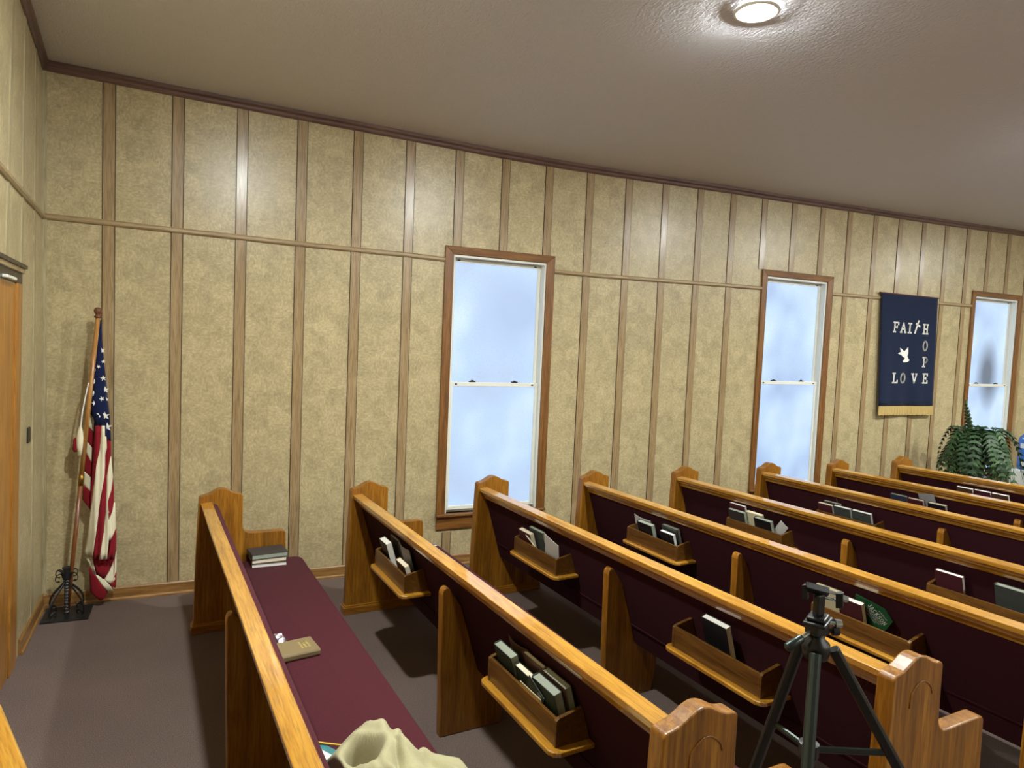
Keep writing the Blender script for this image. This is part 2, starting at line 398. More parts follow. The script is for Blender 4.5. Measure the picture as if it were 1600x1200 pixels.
# ---------------------------------------------------------------- windows
def window(n, q, pane):
    x0, x1, z0, z1 = q
    root = struct(empty('window_%d' % n, ((x0+x1)/2, 0, z0)))
    ox, oz = (x0+x1)/2, z0
    def part(name, mb, m, parent=root, bevel=0.0):
        for i, v in enumerate(mb.v): mb.v[i] = (v[0]-ox, v[1], v[2]-oz)
        return obj(name, mb, m, parent, bevel=bevel)
    cw = 0.074
    for sx, (a, b_) in enumerate(((x0-cw, x0), (x1, x1+cw))):
        mb = MB()
        inner = b_ if sx == 0 else a; outer = a if sx == 0 else b_
        mb.add([(outer,0.002,z0),(inner,0.002,z0),(inner,-0.016,z0),(outer,-0.022,z0),
                (outer,0.002,z1+cw*0.86),(inner,0.002,z1),(inner,-0.016,z1),(outer,-0.022,z1+cw*0.86)],
               [(0,1,2,3),(7,6,5,4),(0,4,5,1),(1,5,6,2),(2,6,7,3),(3,7,4,0)])
        part('side_casing', mb, M['casing'], bevel=0.003)
    mb = MB()
    mb.add([(x0-cw,0.002,z1+cw*.86),(x1+cw,0.002,z1+cw*.86),(x1+cw,-0.022,z1+cw*.86),(x0-cw,-0.022,z1+cw*.86),
            (x0,0.002,z1),(x1,0.002,z1),(x1,-0.016,z1),(x0,-0.016,z1)], [(0,1,2,3),(7,6,5,4),(0,4,5,1),(1,5,6,2),(2,6,7,3),(3,7,4,0)])
    part('head_casing', mb, M['casing_x'], bevel=0.003)
    mb = MB(); mb.box(x0-cw-0.004, x1+cw+0.004, -0.042, 0.05, z0-0.022, z0); part('sill', mb, M['casing_x'], bevel=0.005)
    mb = MB(); mb.box(x0-cw+0.002, x1+cw-0.002, -0.018, 0.002, z0-0.13, z0-0.022); part('apron', mb, M['casing_x'], bevel=0.004)
    mb = MB()   # white frame lining the opening
    mb.box(x0, x0+0.016, 0.0, 0.13, z0, z1); mb.box(x1-0.016, x1, 0.0, 0.13, z0, z1)
    mb.box(x0+0.016, x1-0.016, 0.0, 0.13, z1-0.02, z1); mb.box(x0+0.016, x1-0.016, 0.05, 0.13, z0, z0+0.018)
    part('frame', mb, M['vinyl'], bevel=0.002)
    zm = (z0+z1)/2 + 0.0
    def sash(name, za, zb, y, top, bot, pm):
        mb = MB(); s = 0.028; a, b_ = x0+0.017, x1-0.017
        mb.box(a, a+s, y, y+0.03, za, zb); mb.box(b_-s, b_, y, y+0.03, za, zb)
        mb.box(a+s, b_-s, y, y+0.03, zb-top, zb); mb.box(a+s, b_-s, y, y+0.03, za, za+bot)
        sh = part(name, mb, M['vinyl'], bevel=0.003)
        mb = MB(); mb.box(a+s-0.004, b_-s+0.004, y+0.012, y+0.018, za+bot-0.004, zb-top+0.004); part('pane', mb, pm, sh)
        return sh
    up_ = sash('upper_sash', zm-0.004, z1-0.021, 0.068, 0.03, 0.024, pane)
    lo = sash('lower_sash', z0+0.019, zm+0.026, 0.030, 0.034, 0.032, pane)
    for fx in (0.26, 0.72):
        mb = MB(); cx = x0 + (x1-x0)*fx
        mb.box(cx-0.028, cx+0.028, 0.030, 0.056, zm+0.026, zm+0.036); mb.box(cx-0.012, cx+0.012, 0.034, 0.05, zm+0.036, zm+0.044)
        part('latch', mb, M['black'], lo, bevel=0.003)
    for fx in (0.085, 0.915):
        mb = MB(); cx = x0 + (x1-x0)*fx
        mb.box(cx-0.010, cx+0.010, 0.027, 0.034, zm+0.004, zm+0.014); part('tilt_button', mb, M['black'], lo)
        mb = MB(); mb.box(cx-0.012, cx+0.012, 0.064, 0.07, z1-0.041, z1-0.031); part('tilt_button', mb, M['black'], up_)
    return root
for k, q in enumerate(WIN): window(k+1, q, M['pane%d' % (k+1)])

# ---------------------------------------------------------------- door on the left wall
dr = struct(empty('door_1', (lwx(-1.45, 0), -1.45, 0)))
def lpanel(name, ya, yb, za, zb, d0, d1, m, bevel=0.0, parent=None):
    o = dr.location; mb = MB(); vs = []
    for z in (za, zb):
        for y, d in ((ya, d0), (ya, d1), (yb, d1), (yb, d0)): vs.append((lwx(y, z)+d-o.x, y-o.y, z))
    mb.add(vs, [(0,1,2,3), (7,6,5,4), (0,4,5,1), (1,5,6,2), (2,6,7,3), (3,7,4,0)])
    return obj(name, mb, m, parent or dr, bevel=bevel)
lpanel('jamb', -0.86, -1.02, 0.0, 2.07, -0.02, 0.012, M['door_oak'], 0.003)
lpanel('jamb', -1.98, -2.12, 0.0, 2.07, -0.02, 0.012, M['door_oak'], 0.003)
leaf = lpanel('leaf', -1.02, -1.98, 0.006, 2.06, -0.02, 0.004, M['door_oak'])
lpanel('header', -0.86, -2.12, 2.07, 2.125, -0.02, 0.010, M['dark_metal'])
lpanel('header_moulding', -0.86, -2.12, 2.125, 2.150, -0.02, 0.024, M['rail_left'], 0.003)
lpanel('header_cap', -0.86, -2.12, 2.150, 2.168, -0.02, 0.034, M['dark_metal'])
lpanel('white_plate', -1.16, -1.42, 2.073, 2.088, 0.008, 0.03, M['vinyl'], 0.003)  # narrow white plate set on the dark header band
sw = obj('wall_switch', MB().box(-0.004, 0.008, -0.032, 0.032, -0.045, 0.045), M['dark_metal'], bevel=0.003)
sw.location = (lwx(-0.54, 1.22)+0.002, -0.54, 1.22); tag(sw, 'dark wall switch plate on left wall between door and flag corner', 'light switch')

# ---------------------------------------------------------------- downlights
def downlight(x, y, label, group):
    zc = ceil_z(x, y)
    r = tag(empty('recessed_ceiling_light', (x, y, zc)), label, 'ceiling light', group)
    mb = MB(); mb.lathe([(0.078,-0.002),(0.104,-0.001),(0.106,-0.008),(0.098,-0.013),(0.082,-0.012),(0.076,-0.008)], seg=40)
    obj('trim_ring', mb, M['lamp_trim'], r, smooth=True)
    mb = MB(); mb.lathe([(0.0005,-0.026),(0.03,-0.0245),(0.055,-0.0195),(0.07,-0.0125),(0.077,-0.006),(0.077,-0.001)], seg=40)
    obj('lens', mb, M['lens'], r, smooth=True)
    return r
for row, yy in enumerate((-2.68, -7.6)):  # back row is unseen: implied by lit pew ends, laid out for fill
    for k, xx in enumerate((1.32, 3.32, 6.7, 8.7, 12.0) if row == 0 else (4.2, 6.7, 9.4, 12.0)):
        if row == 0 and k == 1: downlight(xx, yy, 'lit round recessed ceiling light with white trim ring, overhead at upper right', None)
        else: downlight(xx, yy, 'unseen round recessed ceiling light beyond the picture edge', 'ceiling lights beyond the picture edge')

# ---------------------------------------------------------------- pews
TH = math.atan(0.066); PX = [1.0768, 2.0013, 2.9087, 3.7801, 4.6773, 5.6184, 6.4986, 7.4141]; YE = -0.7444; L = 3.05
PA = 0.3017; ANG = math.atan(PA)          # slant of the pew backs
def end_profile(k, foot):
    pts = []
    r = 0.012; w2 = 0.123*k
    pts += [(-0.150*k, 0.0), (-0.142*k, 0.45), (-w2-0.004, 0.84), (-w2+0.006, 0.852), (-w2+0.03, 0.856)]
    for i in range(0, 13):                      # the crest: a bell with two ogee shoulders
        t = -1 + 2*i/12; pts.append((t*0.092*k, 0.857 + 0.038*(0.5+0.5*math.cos(math.pi*t))**0.85))
    pts += [(w2-0.02, 0.856), (w2-0.006, 0.852), (w2, 0.842), (w2, 0.665)]
    for i in range(1, 7):
        a = math.pi + (math.pi/2)*i/6; pts.append((w2+0.055+0.055*math.cos(a), 0.655+0.055*math.sin(a)))
    fx = 0.387*k
    pts += [(fx-0.03, 0.598), (fx-0.008, 0.594), (fx, 0.582), (fx+0.004, 0.35), (fx+0.03, 0.0)]
    return pts
def make_pew(racks=True):
    root = empty('church_pew')
    for side in (0, 1):
        k = 1.0 if side == 0 else 1.1
        ya, yb = (0.06, 0.0) if side == 0 else (-L, -L-0.06)
        mb = MB(); mb.prism(end_profile(k, 0), lambda x, z: (x, ya, z), lambda x, z: (x, yb, z))
        e = obj('end_panel', mb, M['oak_z'], root, bevel=0.007, seg=3)
        mb = MB(); mb.box(-0.162*k, 0.43*k, min(ya, yb)-0.012, max(ya, yb)+0.012, 0.0, 0.05)
        mb.box(-0.156*k, 0.424*k, min(ya, yb)-0.006, max(ya, yb)+0.006, 0.05, 0.062)
        obj('plinth', mb, M['oak_x'], e, bevel=0.004)
        if side == 1:      # the routed arch on the aisle face
            yo = yb - 0.0005; pts = []
            for i in range(25):
                t = -1 + 2*i/24
                pts.append((0.015+t*0.062, yo, 0.765 + 0.045*math.cos(t*1.45) - 0.012*t*0.0 - (0.055 if t < -0.95 else 0)))
            mb = MB(); mb.tube([(0.015-0.062, yo, 0.73)] + pts[1:-1] + [(0.015+0.062, yo, 0.755)], 0.0032, 6)
            obj('arch_moulding', mb, M['oak_x'], e, smooth=True)
    # back: maroon rear panel and front cushion
    xr = lambda z: -0.058 + PA*(0.722 - z)
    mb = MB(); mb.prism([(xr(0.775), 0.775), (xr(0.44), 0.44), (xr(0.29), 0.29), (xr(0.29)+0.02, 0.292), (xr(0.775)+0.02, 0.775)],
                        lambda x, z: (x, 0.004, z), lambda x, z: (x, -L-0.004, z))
    bpn = obj('back_panel', mb, M['maroon_shaded'], root)
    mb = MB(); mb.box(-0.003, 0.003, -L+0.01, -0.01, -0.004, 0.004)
    wl = obj('welt', mb, M['maroon_shaded'], bpn); wl.location = (xr(0.40)-0.002, 0, 0.40); wl.rotation_euler = (0, -ANG, 0)
    o0 = 0.020
    mb = MB(); mb.prism([(xr(0.795)+o0-0.002, 0.785), (xr(0.8)+o0+0.012, 0.812), (xr(0.79)+o0+0.035, 0.800), (xr(0.70)+o0+0.045, 0.70),
                         (xr(0.44)+o0+0.045, 0.44), (xr(0.42)+o0+0.03, 0.42), (xr(0.42)+o0, 0.42)], lambda x, z: (x, -0.004, z), lambda x, z: (x, -L+0.004, z))
    obj('back_cushion', mb, M['maroon'], root, bevel=0.012, seg=3, smooth=True)
    # seat
    mb = MB(); pl = []
    a, b_, c, r = 0.115, 0.487, -0.012, 0.06
    pl = [(a, c)]
    for i in range(7): t = math.pi/2*(1 - i/6.0); pl.append((b_-r+r*math.cos(t), c-r+r*math.sin(t)))
    for i in range(7): t = -math.pi/2*(i/6.0); pl.append((b_-r+r*math.cos(t), -L-c+r+r*math.sin(t)))
    pl.append((a, -L-c))
    mb.prism(pl, lambda x, y: (x, y, 0.345), lambda x, y: (x, y, 0.430))
    obj('seat_cushion', mb, M['maroon'], root, bevel=0.02, seg=4, smooth=True)
    mb = MB(); mb.box(0.09, 0.455, -L+0.001, -0.001, 0.318, 0.3455); obj('seat_board', mb, M['oak_y'], root, bevel=0.003)
    # cap rail
    prof = [(-0.118, 0), (-0.056, 0.001), (-0.050, -0.012), (-0.050, -0.075), (-0.082, -0.078), (-0.090, -0.050), (-0.103, -0.045), (-0.105, -0.030), (-0.118, -0.024)]
    ct, sn_ = math.cos(math.radians(5)), math.sin(math.radians(5))      # the cap sits square on the slanted back
    prof = [(-0.085 + (x+0.085)*ct - z*sn_, (x+0.085)*sn_ + z*ct) for x, z in prof]
    mb = MB(); mb.prism(prof, lambda x, z: (x, 0.002, 0.815+z), lambda x, z: (x, -L-0.002, 0.845+z))
    obj('cap_rail', mb, M['oak_y'], root, bevel=0.003)
    # middle support
    sp = [(-0.118, 0.0), (-0.130, 0.62), (-0.132, 0.69), (-0.126, 0.712), (-0.112, 0.722), (-0.096, 0.718), (-0.084, 0.70), (xr(0.66)-0.004, 0.62), (xr(0.44), 0.44), (xr(0.30), 0.30), (0.25, 0.318), (0.25, 0.26), (0.20, 0.0)]
    sp[7] = (xr(0.62)-0.001, 0.62)
    mb = MB(); mb.prism(sp, lambda x, z: (x, -1.535, z), lambda x, z: (x, -1.580, z))
    obj('center_support', mb, M['oak_z'], root, bevel=0.006, seg=3)
    if racks:
        for y0, y1 in ((-0.585, -1.095), (-2.085, -2.595)):
            rk = empty('book_rack', (0, 0, 0), parent=root)
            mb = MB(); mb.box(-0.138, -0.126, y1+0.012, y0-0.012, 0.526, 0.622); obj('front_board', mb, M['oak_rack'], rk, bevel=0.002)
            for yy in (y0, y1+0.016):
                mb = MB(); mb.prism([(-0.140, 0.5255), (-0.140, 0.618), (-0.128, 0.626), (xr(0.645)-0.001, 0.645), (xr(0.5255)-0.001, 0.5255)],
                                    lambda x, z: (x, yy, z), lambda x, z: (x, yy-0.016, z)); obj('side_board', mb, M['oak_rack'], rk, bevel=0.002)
            mb = MB(); pl = [(xr(0.515)-0.002, y0+0.03), (-0.135, y0+0.03), (-0.158, y0+0.018), (-0.168, y0-0.005), (-0.168, y1+0.005), (-0.158, y1-0.018), (-0.135, y1-0.03), (xr(0.515)-0.002, y1-0.03)]
            mb.prism(pl, lambda x, y: (x, y, 0.507), lambda x, y: (x, y, 0.526)); obj('ledge', mb, M['oak_y'], rk, bevel=0.005, seg=3)
    return root
PEW = []
PL = ['oak pew nearest the flag, with a coat, hymnal and books lying on its maroon seat',
      'oak pew second from the left wall, small white tag on its maroon seat corner',
      'oak pew whose cap rail catches window light and whose aisle end stands behind the tripod',
      'oak pew holding the green leaflet in its rack, directly beyond the tripod',
      'oak pew midway along the row, far end between first and second windows near a batten',
      'oak pew whose carved far end stands in front of the second window',
      'oak pew just right of the second window, a tilted white sheet in its rack',
      'farthest oak pew, in front of the banner and fern']
for i in range(8):
    if i == 0: r = make_pew(False)
    elif i == 1: r = make_pew(True)
    else: r = copy_tree(PEW[1])
    r.location = (PX[i], YE, 0); r.rotation_euler = (0, 0, TH)
    tag(r, PL[i], 'pew', 'oak pews with maroon upholstery'); PEW.append(r)
def pw(i, x, y, z):
    c, s = math.cos(TH), math.sin(TH); return Vector((PX[i]+c*x-s*y, YE+s*x+c*y, z))
U = Vector((math.cos(TH), math.sin(TH), 0)); V = Vector((-math.sin(TH), math.cos(TH), 0)); Z = Vector((0,0,1))

# ---------------------------------------------------------------- books
def make_book(name, w, h, t, cover, page, hard=0.0022):
    """origin at bottom centre of the back cover; x width (fore edge at +x), y thickness, z height"""
    r = empty(name); ov = 0.003
    mb = MB(); mb.box(-w/2, w/2, 0, hard, 0, h); mb.box(-w/2, w/2, t-hard, t, 0, h)
    mb.prism([(-w/2-0.004, t*0.25), (-w/2-0.004, t*0.75), (-w/2, t), (-w/2+hard, t), (-w/2+hard, 0), (-w/2, 0)],
             lambda x, y: (x, y, 0), lambda x, y: (x, y, h))
    obj('cover', mb, COVER[cover], r, bevel=0.0008)
    mb = MB(); mb.box(-w/2+hard, w/2-ov, hard, t-hard, ov, h-ov); obj('pages', mb, M[page], r)
    return r
def make_sheet(name, w, h, t, cover, bend=0.0):
    r = MB(); n = 8; vs = []
    for i in range(n+1):
        x = -w/2 + w*i/n; y = bend*(1-(2*i/n-1)**2)
        vs += [(x, y, 0), (x, y+t, 0), (x, y, h), (x, y+t, h)]
    fs = [(0,1,3,2), (4*n, 4*n+2, 4*n+3, 4*n+1)]
    for i in range(n):
        a = 4*i; c = a+4
        fs += [(a, a+2, c+2, c), (a+1, c+1, c+3, a+3), (a, c, c+1, a+1), (a+2, a+3, c+3, c+2)]
    r.add(vs, fs); return obj(name, r, COVER[cover], fix=True)
XB = -0.058 + PA*(0.722-0.526)
def rack_place(o, i, ly, d, w, t, roll=0.0, lift=0.0):
    """stand an object in a rack: back against the slanted pew back at distance d, rolled in its own plane"""
    nrm = (-U*math.cos(ANG) - Z*math.sin(ANG)); upv = (-U*math.sin(ANG) + Z*math.cos(ANG)); wx = -V
    a = math.radians(roll)
    X = wx*math.cos(a) + upv*math.sin(a); ZZ = upv*math.cos(a) - wx*math.sin(a)
    raise_ = math.sin(ANG)*(d+t)/math.cos(ANG) + abs(math.sin(a))*w/2 + 0.001 + lift
    p = pw(i, XB, ly, 0.526) + nrm*d + upv*raise_
    m = Matrix.Identity(4)
    for k in range(3): m[k][0] = X[k]; m[k][1] = nrm[k]; m[k][2] = ZZ[k]; m[k][3] = p[k]
    o.matrix_world = m
PN = ['', 'second pew', 'third pew', 'fourth pew', 'fifth pew', 'sixth pew', 'seventh pew', 'farthest pew']
# kind, pew, ly, w, h, t, d, cover, pages, roll, label
BK = [
 ('b',1,-0.705,.13,.180,.036,.048,'black','pages_white',0,'thick black leather bible at left of the far rack on the second pew'),
 ('b',1,-0.735,.13,.205,.014,.010,'darkgrey','pages_grey',0,'thin dark book behind the black bible in the second pew\'s far rack'),
 ('s',1,-0.905,.15,.205,.004,.020,'silver','',-3,'bent grey paper booklet in the far rack of the second pew'),
 ('b',1,-0.955,.15,.125,.030,.050,'brown','pages',0,'low brown book with cream page edges at right of the second pew\'s far rack'),
 ('b',2,-0.690,.15,.160,.032,.052,'maroon','pages',0,'maroon hymnal at left of the far rack on the third pew'),
 ('b',2,-0.770,.16,.190,.022,.018,'grey','pages_grey',0,'dark hymnal behind the maroon hymnal in the third pew\'s far rack'),
 ('s',2,-0.945,.15,.180,.003,.058,'white','',-16,'white envelope leaning at right of the far rack on the third pew'),
 ('b',2,-2.300,.145,.195,.032,.022,'black','pages_white',0,'black bible standing alone in the near rack of the third pew behind the tripod'),
 ('b',1,-2.185,.14,.165,.034,.050,'green','pages_grey',0,'dark green hymnal at left of the second pew\'s near rack'),
 ('s',1,-2.195,.15,.195,.004,.014,'brown','',0,'thin curled brown booklet behind the left hymnal in the second pew\'s near rack'),
 ('b',1,-2.318,.115,.140,.024,.052,'green','pages',0,'small green book with cream page edges at the middle of the second pew\'s near rack'),
 ('b',1,-2.330,.14,.185,.018,.014,'brown','pages',0,'tan-edged book behind the small green book in the second pew\'s near rack'),
 ('b',1,-2.485,.15,.168,.034,.048,'green','pages_grey',0,'dark green hymnal with grey page edges at right of the second pew\'s near rack'),
 ('b',1,-2.495,.15,.190,.026,.014,'brown','pages_grey',0,'brown book behind the right hymnal in the second pew\'s near rack'),
 ('s',3,-0.650,.17,.175,.004,.018,'white','',-4,'white curled booklet at left of the far rack on the fourth pew'),
 ('b',3,-0.755,.15,.165,.034,.050,'black','pages_grey',0,'black hymnal at the middle of the fourth pew\'s far rack'),
 ('b',3,-0.965,.13,.155,.026,.050,'black','pages_white',0,'black book with white page edges at right of the fourth pew\'s far rack'),
 ('b',3,-0.960,.15,.190,.024,.014,'grey','pages_grey',0,'dark grey book at the back right of the fourth pew\'s far rack'),
 ('b',3,-2.150,.14,.190,.018,.030,'cream','pages',0,'cream-edged book at left of the fourth pew\'s near rack, behind the phone clamp'),
 ('b',3,-2.285,.125,.180,.030,.048,'maroon','pages',0,'maroon hymnal beside the green leaflet in the fourth pew\'s near rack'),
 ('b',4,-0.640,.15,.212,.024,.014,'maroon','pages_white',0,'tall maroon book with white page edges at back left of the fifth pew\'s far rack'),
 ('b',4,-0.665,.155,.170,.030,.052,'darkgrey','pages_grey',0,'dark hymnal at front left of the fifth pew\'s far rack'),
 ('b',4,-0.800,.14,.182,.026,.018,'cream','pages',0,'cream book at the middle of the fifth pew\'s far rack'),
 ('b',4,-0.910,.15,.165,.032,.052,'black','pages_grey',0,'black hymnal at right of the fifth pew\'s far rack'),
 ('s',4,-0.935,.07,.185,.002,.022,'white','',-40,'small white card corner poking up behind the black hymnal in the fifth pew'),
 ('b',4,-2.185,.145,.185,.026,.040,'maroon','pages_white',0,'maroon hymnal with white page edges in the fifth pew\'s near rack'),
 ('b',4,-2.490,.15,.205,.030,.030,'grey','pages_grey',0,'grey hymnal at right of the fifth pew\'s near rack, cut by the picture edge'),
 ('b',5,-0.650,.13,.160,.030,.052,'maroon','pages',0,'maroon hymnal at left of the sixth pew\'s rack'),
 ('b',5,-0.685,.15,.180,.024,.018,'darkgrey','pages_grey',0,'dark book behind the maroon hymnal in the sixth pew\'s rack'),
 ('b',5,-0.800,.145,.168,.030,.050,'grey','pages_white',0,'dark grey hymnal at the middle of the sixth pew\'s rack'),
 ('b',5,-0.965,.155,.170,.030,.050,'grey','pages_white',0,'dark grey hymnal at right of the sixth pew\'s rack'),
 ('b',6,-0.650,.14,.185,.028,.046,'blue','pages_grey',0,'dark blue book at left of the seventh pew\'s rack'),
 ('b',6,-0.795,.13,.180,.028,.046,'maroon','pages',0,'maroon book at the middle of the seventh pew\'s rack'),
 ('s',6,-0.900,.135,.235,.002,.020,'silver','',10,'tilted white paper sheet standing up in the seventh pew\'s rack'),
 ('b',6,-0.975,.14,.180,.034,.046,'black','pages',0,'black book with cream page edges before the white sheet in the seventh pew\'s rack'),
 ('b',7,-0.640,.135,.200,.028,.040,'brown','pages_white',0,'leftmost white-edged book in the farthest pew\'s rack'),
 ('b',7,-0.790,.135,.202,.028,.040,'maroon','pages_white',0,'middle white-edged book in the farthest pew\'s rack'),
 ('b',7,-0.935,.135,.202,.028,.040,'brown','pages_white',0,'rightmost white-edged book in the farthest pew\'s rack'),
]
GR = {}
for kind, i, ly, bw, bh, bt, d, cv, pg, roll, label in BK:
    if kind == 'b':
        o = make_book('hymnal' if cv != 'black' else 'black_book', bw, bh, bt, cv, pg); cat = 'book'
    else:
        o = make_sheet('paper_booklet', bw, bh, bt, cv, 0.012 if abs(roll) < 5 else 0.002); cat = 'paper'
        if 'envelope' in label: o.name = 'envelope'
        if 'sheet' in label: o.name = 'paper_sheet'
        if 'card' in label: o.name = 'paper_card'
    rack_place(o, i, ly, d, bw, bt, roll)
    far = ly > -1.5
    tag(o, label, cat, 'books and papers in the %s rack of the %s' % ('far' if far else 'near', PN[i]))
# pencils and thin sticks
def pencil(name, i, ly, d, h, roll, cover, label, r=0.0035, lift=0.0):
    mb = MB(); mb.tube([(0,r,0),(0,r,h-0.012),(0,r,h)], [r, r, 0.0008], 6); o = obj(name, mb, COVER[cover])
    rack_place(o, i, ly, d, 0.004, 2*r, roll, lift); tag(o, label, 'pencil'); return o
pencil('pencil', 2, -0.89, 0.0845, 0.20, 60, 'cream', 'cream pencil lying slanted across the envelope in the third pew\'s far rack', lift=0.045)
pencil('pencil', 4, -0.86, 0.010, 0.215, 22, 'silver', 'thin grey pencil slanting up from the fifth pew\'s far rack')
pencil('pencil', 5, -0.745, 0.010, 0.225, 8, 'brown', 'thin brown pencil standing tall behind the books in the sixth pew\'s rack')
# green leaflets
def strokes(mb, segs, ox, oz, sx, sz, y0, y1, th, m=0, ser=0.0):
    """flat lettering: each segment a little bar, given in unit cell coordinates"""
    for (xa, za, xb, zb) in segs:
        a = Vector((ox+xa*sx, 0, oz+za*sz)); b_ = Vector((ox+xb*sx, 0, oz+zb*sz)); dd = b_-a
        if dd.length < 1e-9: continue
        n = Vector((-dd.z, 0, dd.x)).normalized()*th/2; e = dd.normalized()*th*0.35
        q = [a-e+n, b_+e+n, b_+e-n, a-e-n]
        mb.prism([(p.x, p.z) for p in q], lambda x, z: (x, y0, z), lambda x, z: (x, y1, z), m)
def arc(cx, cz, rx, rz, a0, a1, n=10):
    p = [(cx+rx*math.cos(math.radians(a0+(a1-a0)*i/n)), cz+rz*math.sin(math.radians(a0+(a1-a0)*i/n))) for i in range(n+1)]
    return [(*p[i], *p[i+1]) for i in range(n)]
GL = {
 'J': [(.7,1,.7,.25),(.45,1,.95,1)]+arc(.42,.25,.28,.25,0,-160,6), 'A': [(.08,0,.5,1),(.5,1,.92,0),(.25,.36,.75,.36),(-.05,0,.22,0),(.78,0,1.05,0)],
 'C': arc(.52,.5,.44,.5,50,310,12), 'K': [(.15,0,.15,1),(.15,.4,.85,1),(.35,.58,.9,0),(0,0,.3,0),(0,1,.3,1),(.7,1,1,1),(.75,0,1.05,0)],
 'S': arc(.5,.74,.36,.26,30,270,8)+arc(.5,.25,.38,.25,90,-150,8), 'O': arc(.5,.5,.40,.5,0,360,16), 'N': [(.15,0,.15,1),(.15,1,.85,0),(.85,0,.85,1),(0,0,.3,0),(0,1,.2,1),(.7,1,1,1)],
 'F': [(.2,0,.2,1),(0,1,.92,1),(.92,1,.92,.78),(.2,.52,.66,.52),(.66,.62,.66,.42),(0,0,.42,0)],
 'I': [(.5,0,.5,1),(.2,1,.8,1),(.2,0,.8,0)], 'H': [(.18,0,.18,1),(.82,0,.82,1),(.18,.5,.82,.5),(0,0,.36,0),(0,1,.36,1),(.64,0,1,0),(.64,1,1,1)],
 'P': [(.22,0,.22,1),(0,1,.5,1),(.22,.46,.5,.46),(0,0,.44,0)]+arc(.5,.73,.38,.27,90,-90,8),
 'L': [(.22,0,.22,1),(0,1,.44,1),(0,0,.9,0),(.9,0,.9,.24)], 'V': [(.08,1,.5,0),(.5,0,.92,1),(-.08,1,.28,1),(.72,1,1.08,1)],
 'E': [(.2,0,.2,1),(0,1,.9,1),(.9,1,.9,.78),(.2,.5,.62,.5),(.62,.6,.62,.4),(0,0,.92,0),(.92,0,.92,.24)] }
lf = empty('green_leaflet')
mb = MB(); mb.prism([(-.010,.003),(.058,.075),(.098,.135),(.066,.188),(-.078,.214),(-.085,.19)], lambda x, z: (x, 0, z), lambda x, z: (x, 0.003, z))
obj('cover', mb, COVER['leaflet'], lf)
def turned(mb, ang, ox, oz):
    c, sn = math.cos(ang), math.sin(ang)
    mb.v = [(ox + x*c - z*sn, y, oz + x*sn + z*c) for x, y, z in mb.v]; return mb
TA = math.radians(-47)
mb = MB(); cw = 0.0158
for k, ch in enumerate('JACKSON'): strokes(mb, GL[ch], k*cw, -0.011, cw*.78, 0.022, 0.003, 0.0036, 0.0022)
obj('lettering', turned(mb, TA, -0.014, 0.182), M['white_felt'], lf)
for z, n, x0 in ((0.022, 5, .045), (-0.023, 9, .008), (-0.036, 8, .012), (-0.050, 6, .02)):
    mb = MB()
    for k in range(n): mb.box(x0+k*0.0105, x0+k*0.0105+0.0085, 0.003, 0.0034, z, z+0.005+0.002*(k % 3))
    mb.box(x0, x0+n*0.0105-0.002, 0.003, 0.0033, z, z+0.0015)
    obj('small_print', turned(mb, TA, -0.014, 0.182), COVER['silver'], lf)
rack_place(lf, 3, -2.370, 0.030, .10, .003, 0)
tag(lf, 'green leaflet with pale JACKSON lettering tilted in the fourth pew\'s near rack', 'leaflet', 'books and papers in the near rack of the fourth pew')
lf2 = empty('green_leaflet')
mb = MB(); mb.box(-.05, .05, 0, 0.003, 0, .14); obj('cover', mb, COVER['green'], lf2)
mb = MB(); mb.box(.012, .034, 0.003, 0.0036, .012, .128); obj('pale_strip', mb, COVER['silver'], lf2)
rack_place(lf2, 1, -2.375, 0.086, .10, .0036, -32)
tag(lf2, 'dark green leaflet with a pale printed strip slanted in the second pew\'s near rack', 'leaflet', 'books and papers in the near rack of the second pew')
o = make_sheet('paper_slip', .15, .109, .002, 'cream'); rack_place(o, 1, -2.40, .0935, .15, .002); tag(o, 'cream paper slip showing just above the front board of the second pew\'s near rack', 'paper', 'books and papers in the near rack of the second pew')

# ---------------------------------------------------------------- things on the seats
def seat_place(o, i, x, y, z, rz=0.0, flat=False):
    m = Matrix.Translation(pw(i, x, y, z)) @ Matrix.Rotation(TH+rz, 4, 'Z')
    if flat: m = m @ Matrix.Rotation(math.radians(-90), 4, 'X') @ Matrix.Translation((0, 0, 0))
    o.matrix_world = m
SZ = 0.4302
hb = make_book('hymnal', .145, .215, .030, 'taupe', 'pages_grey')
mb = MB()
for k, (n, z) in enumerate(((5, .176), (4, .160), (5, .144))):
    for j in range(n): mb.box(-0.03+j*0.014, -0.021+j*0.014, 0.030, 0.0304, z, z+0.010)
obj('gold_stamp', mb, M['gold'], hb)
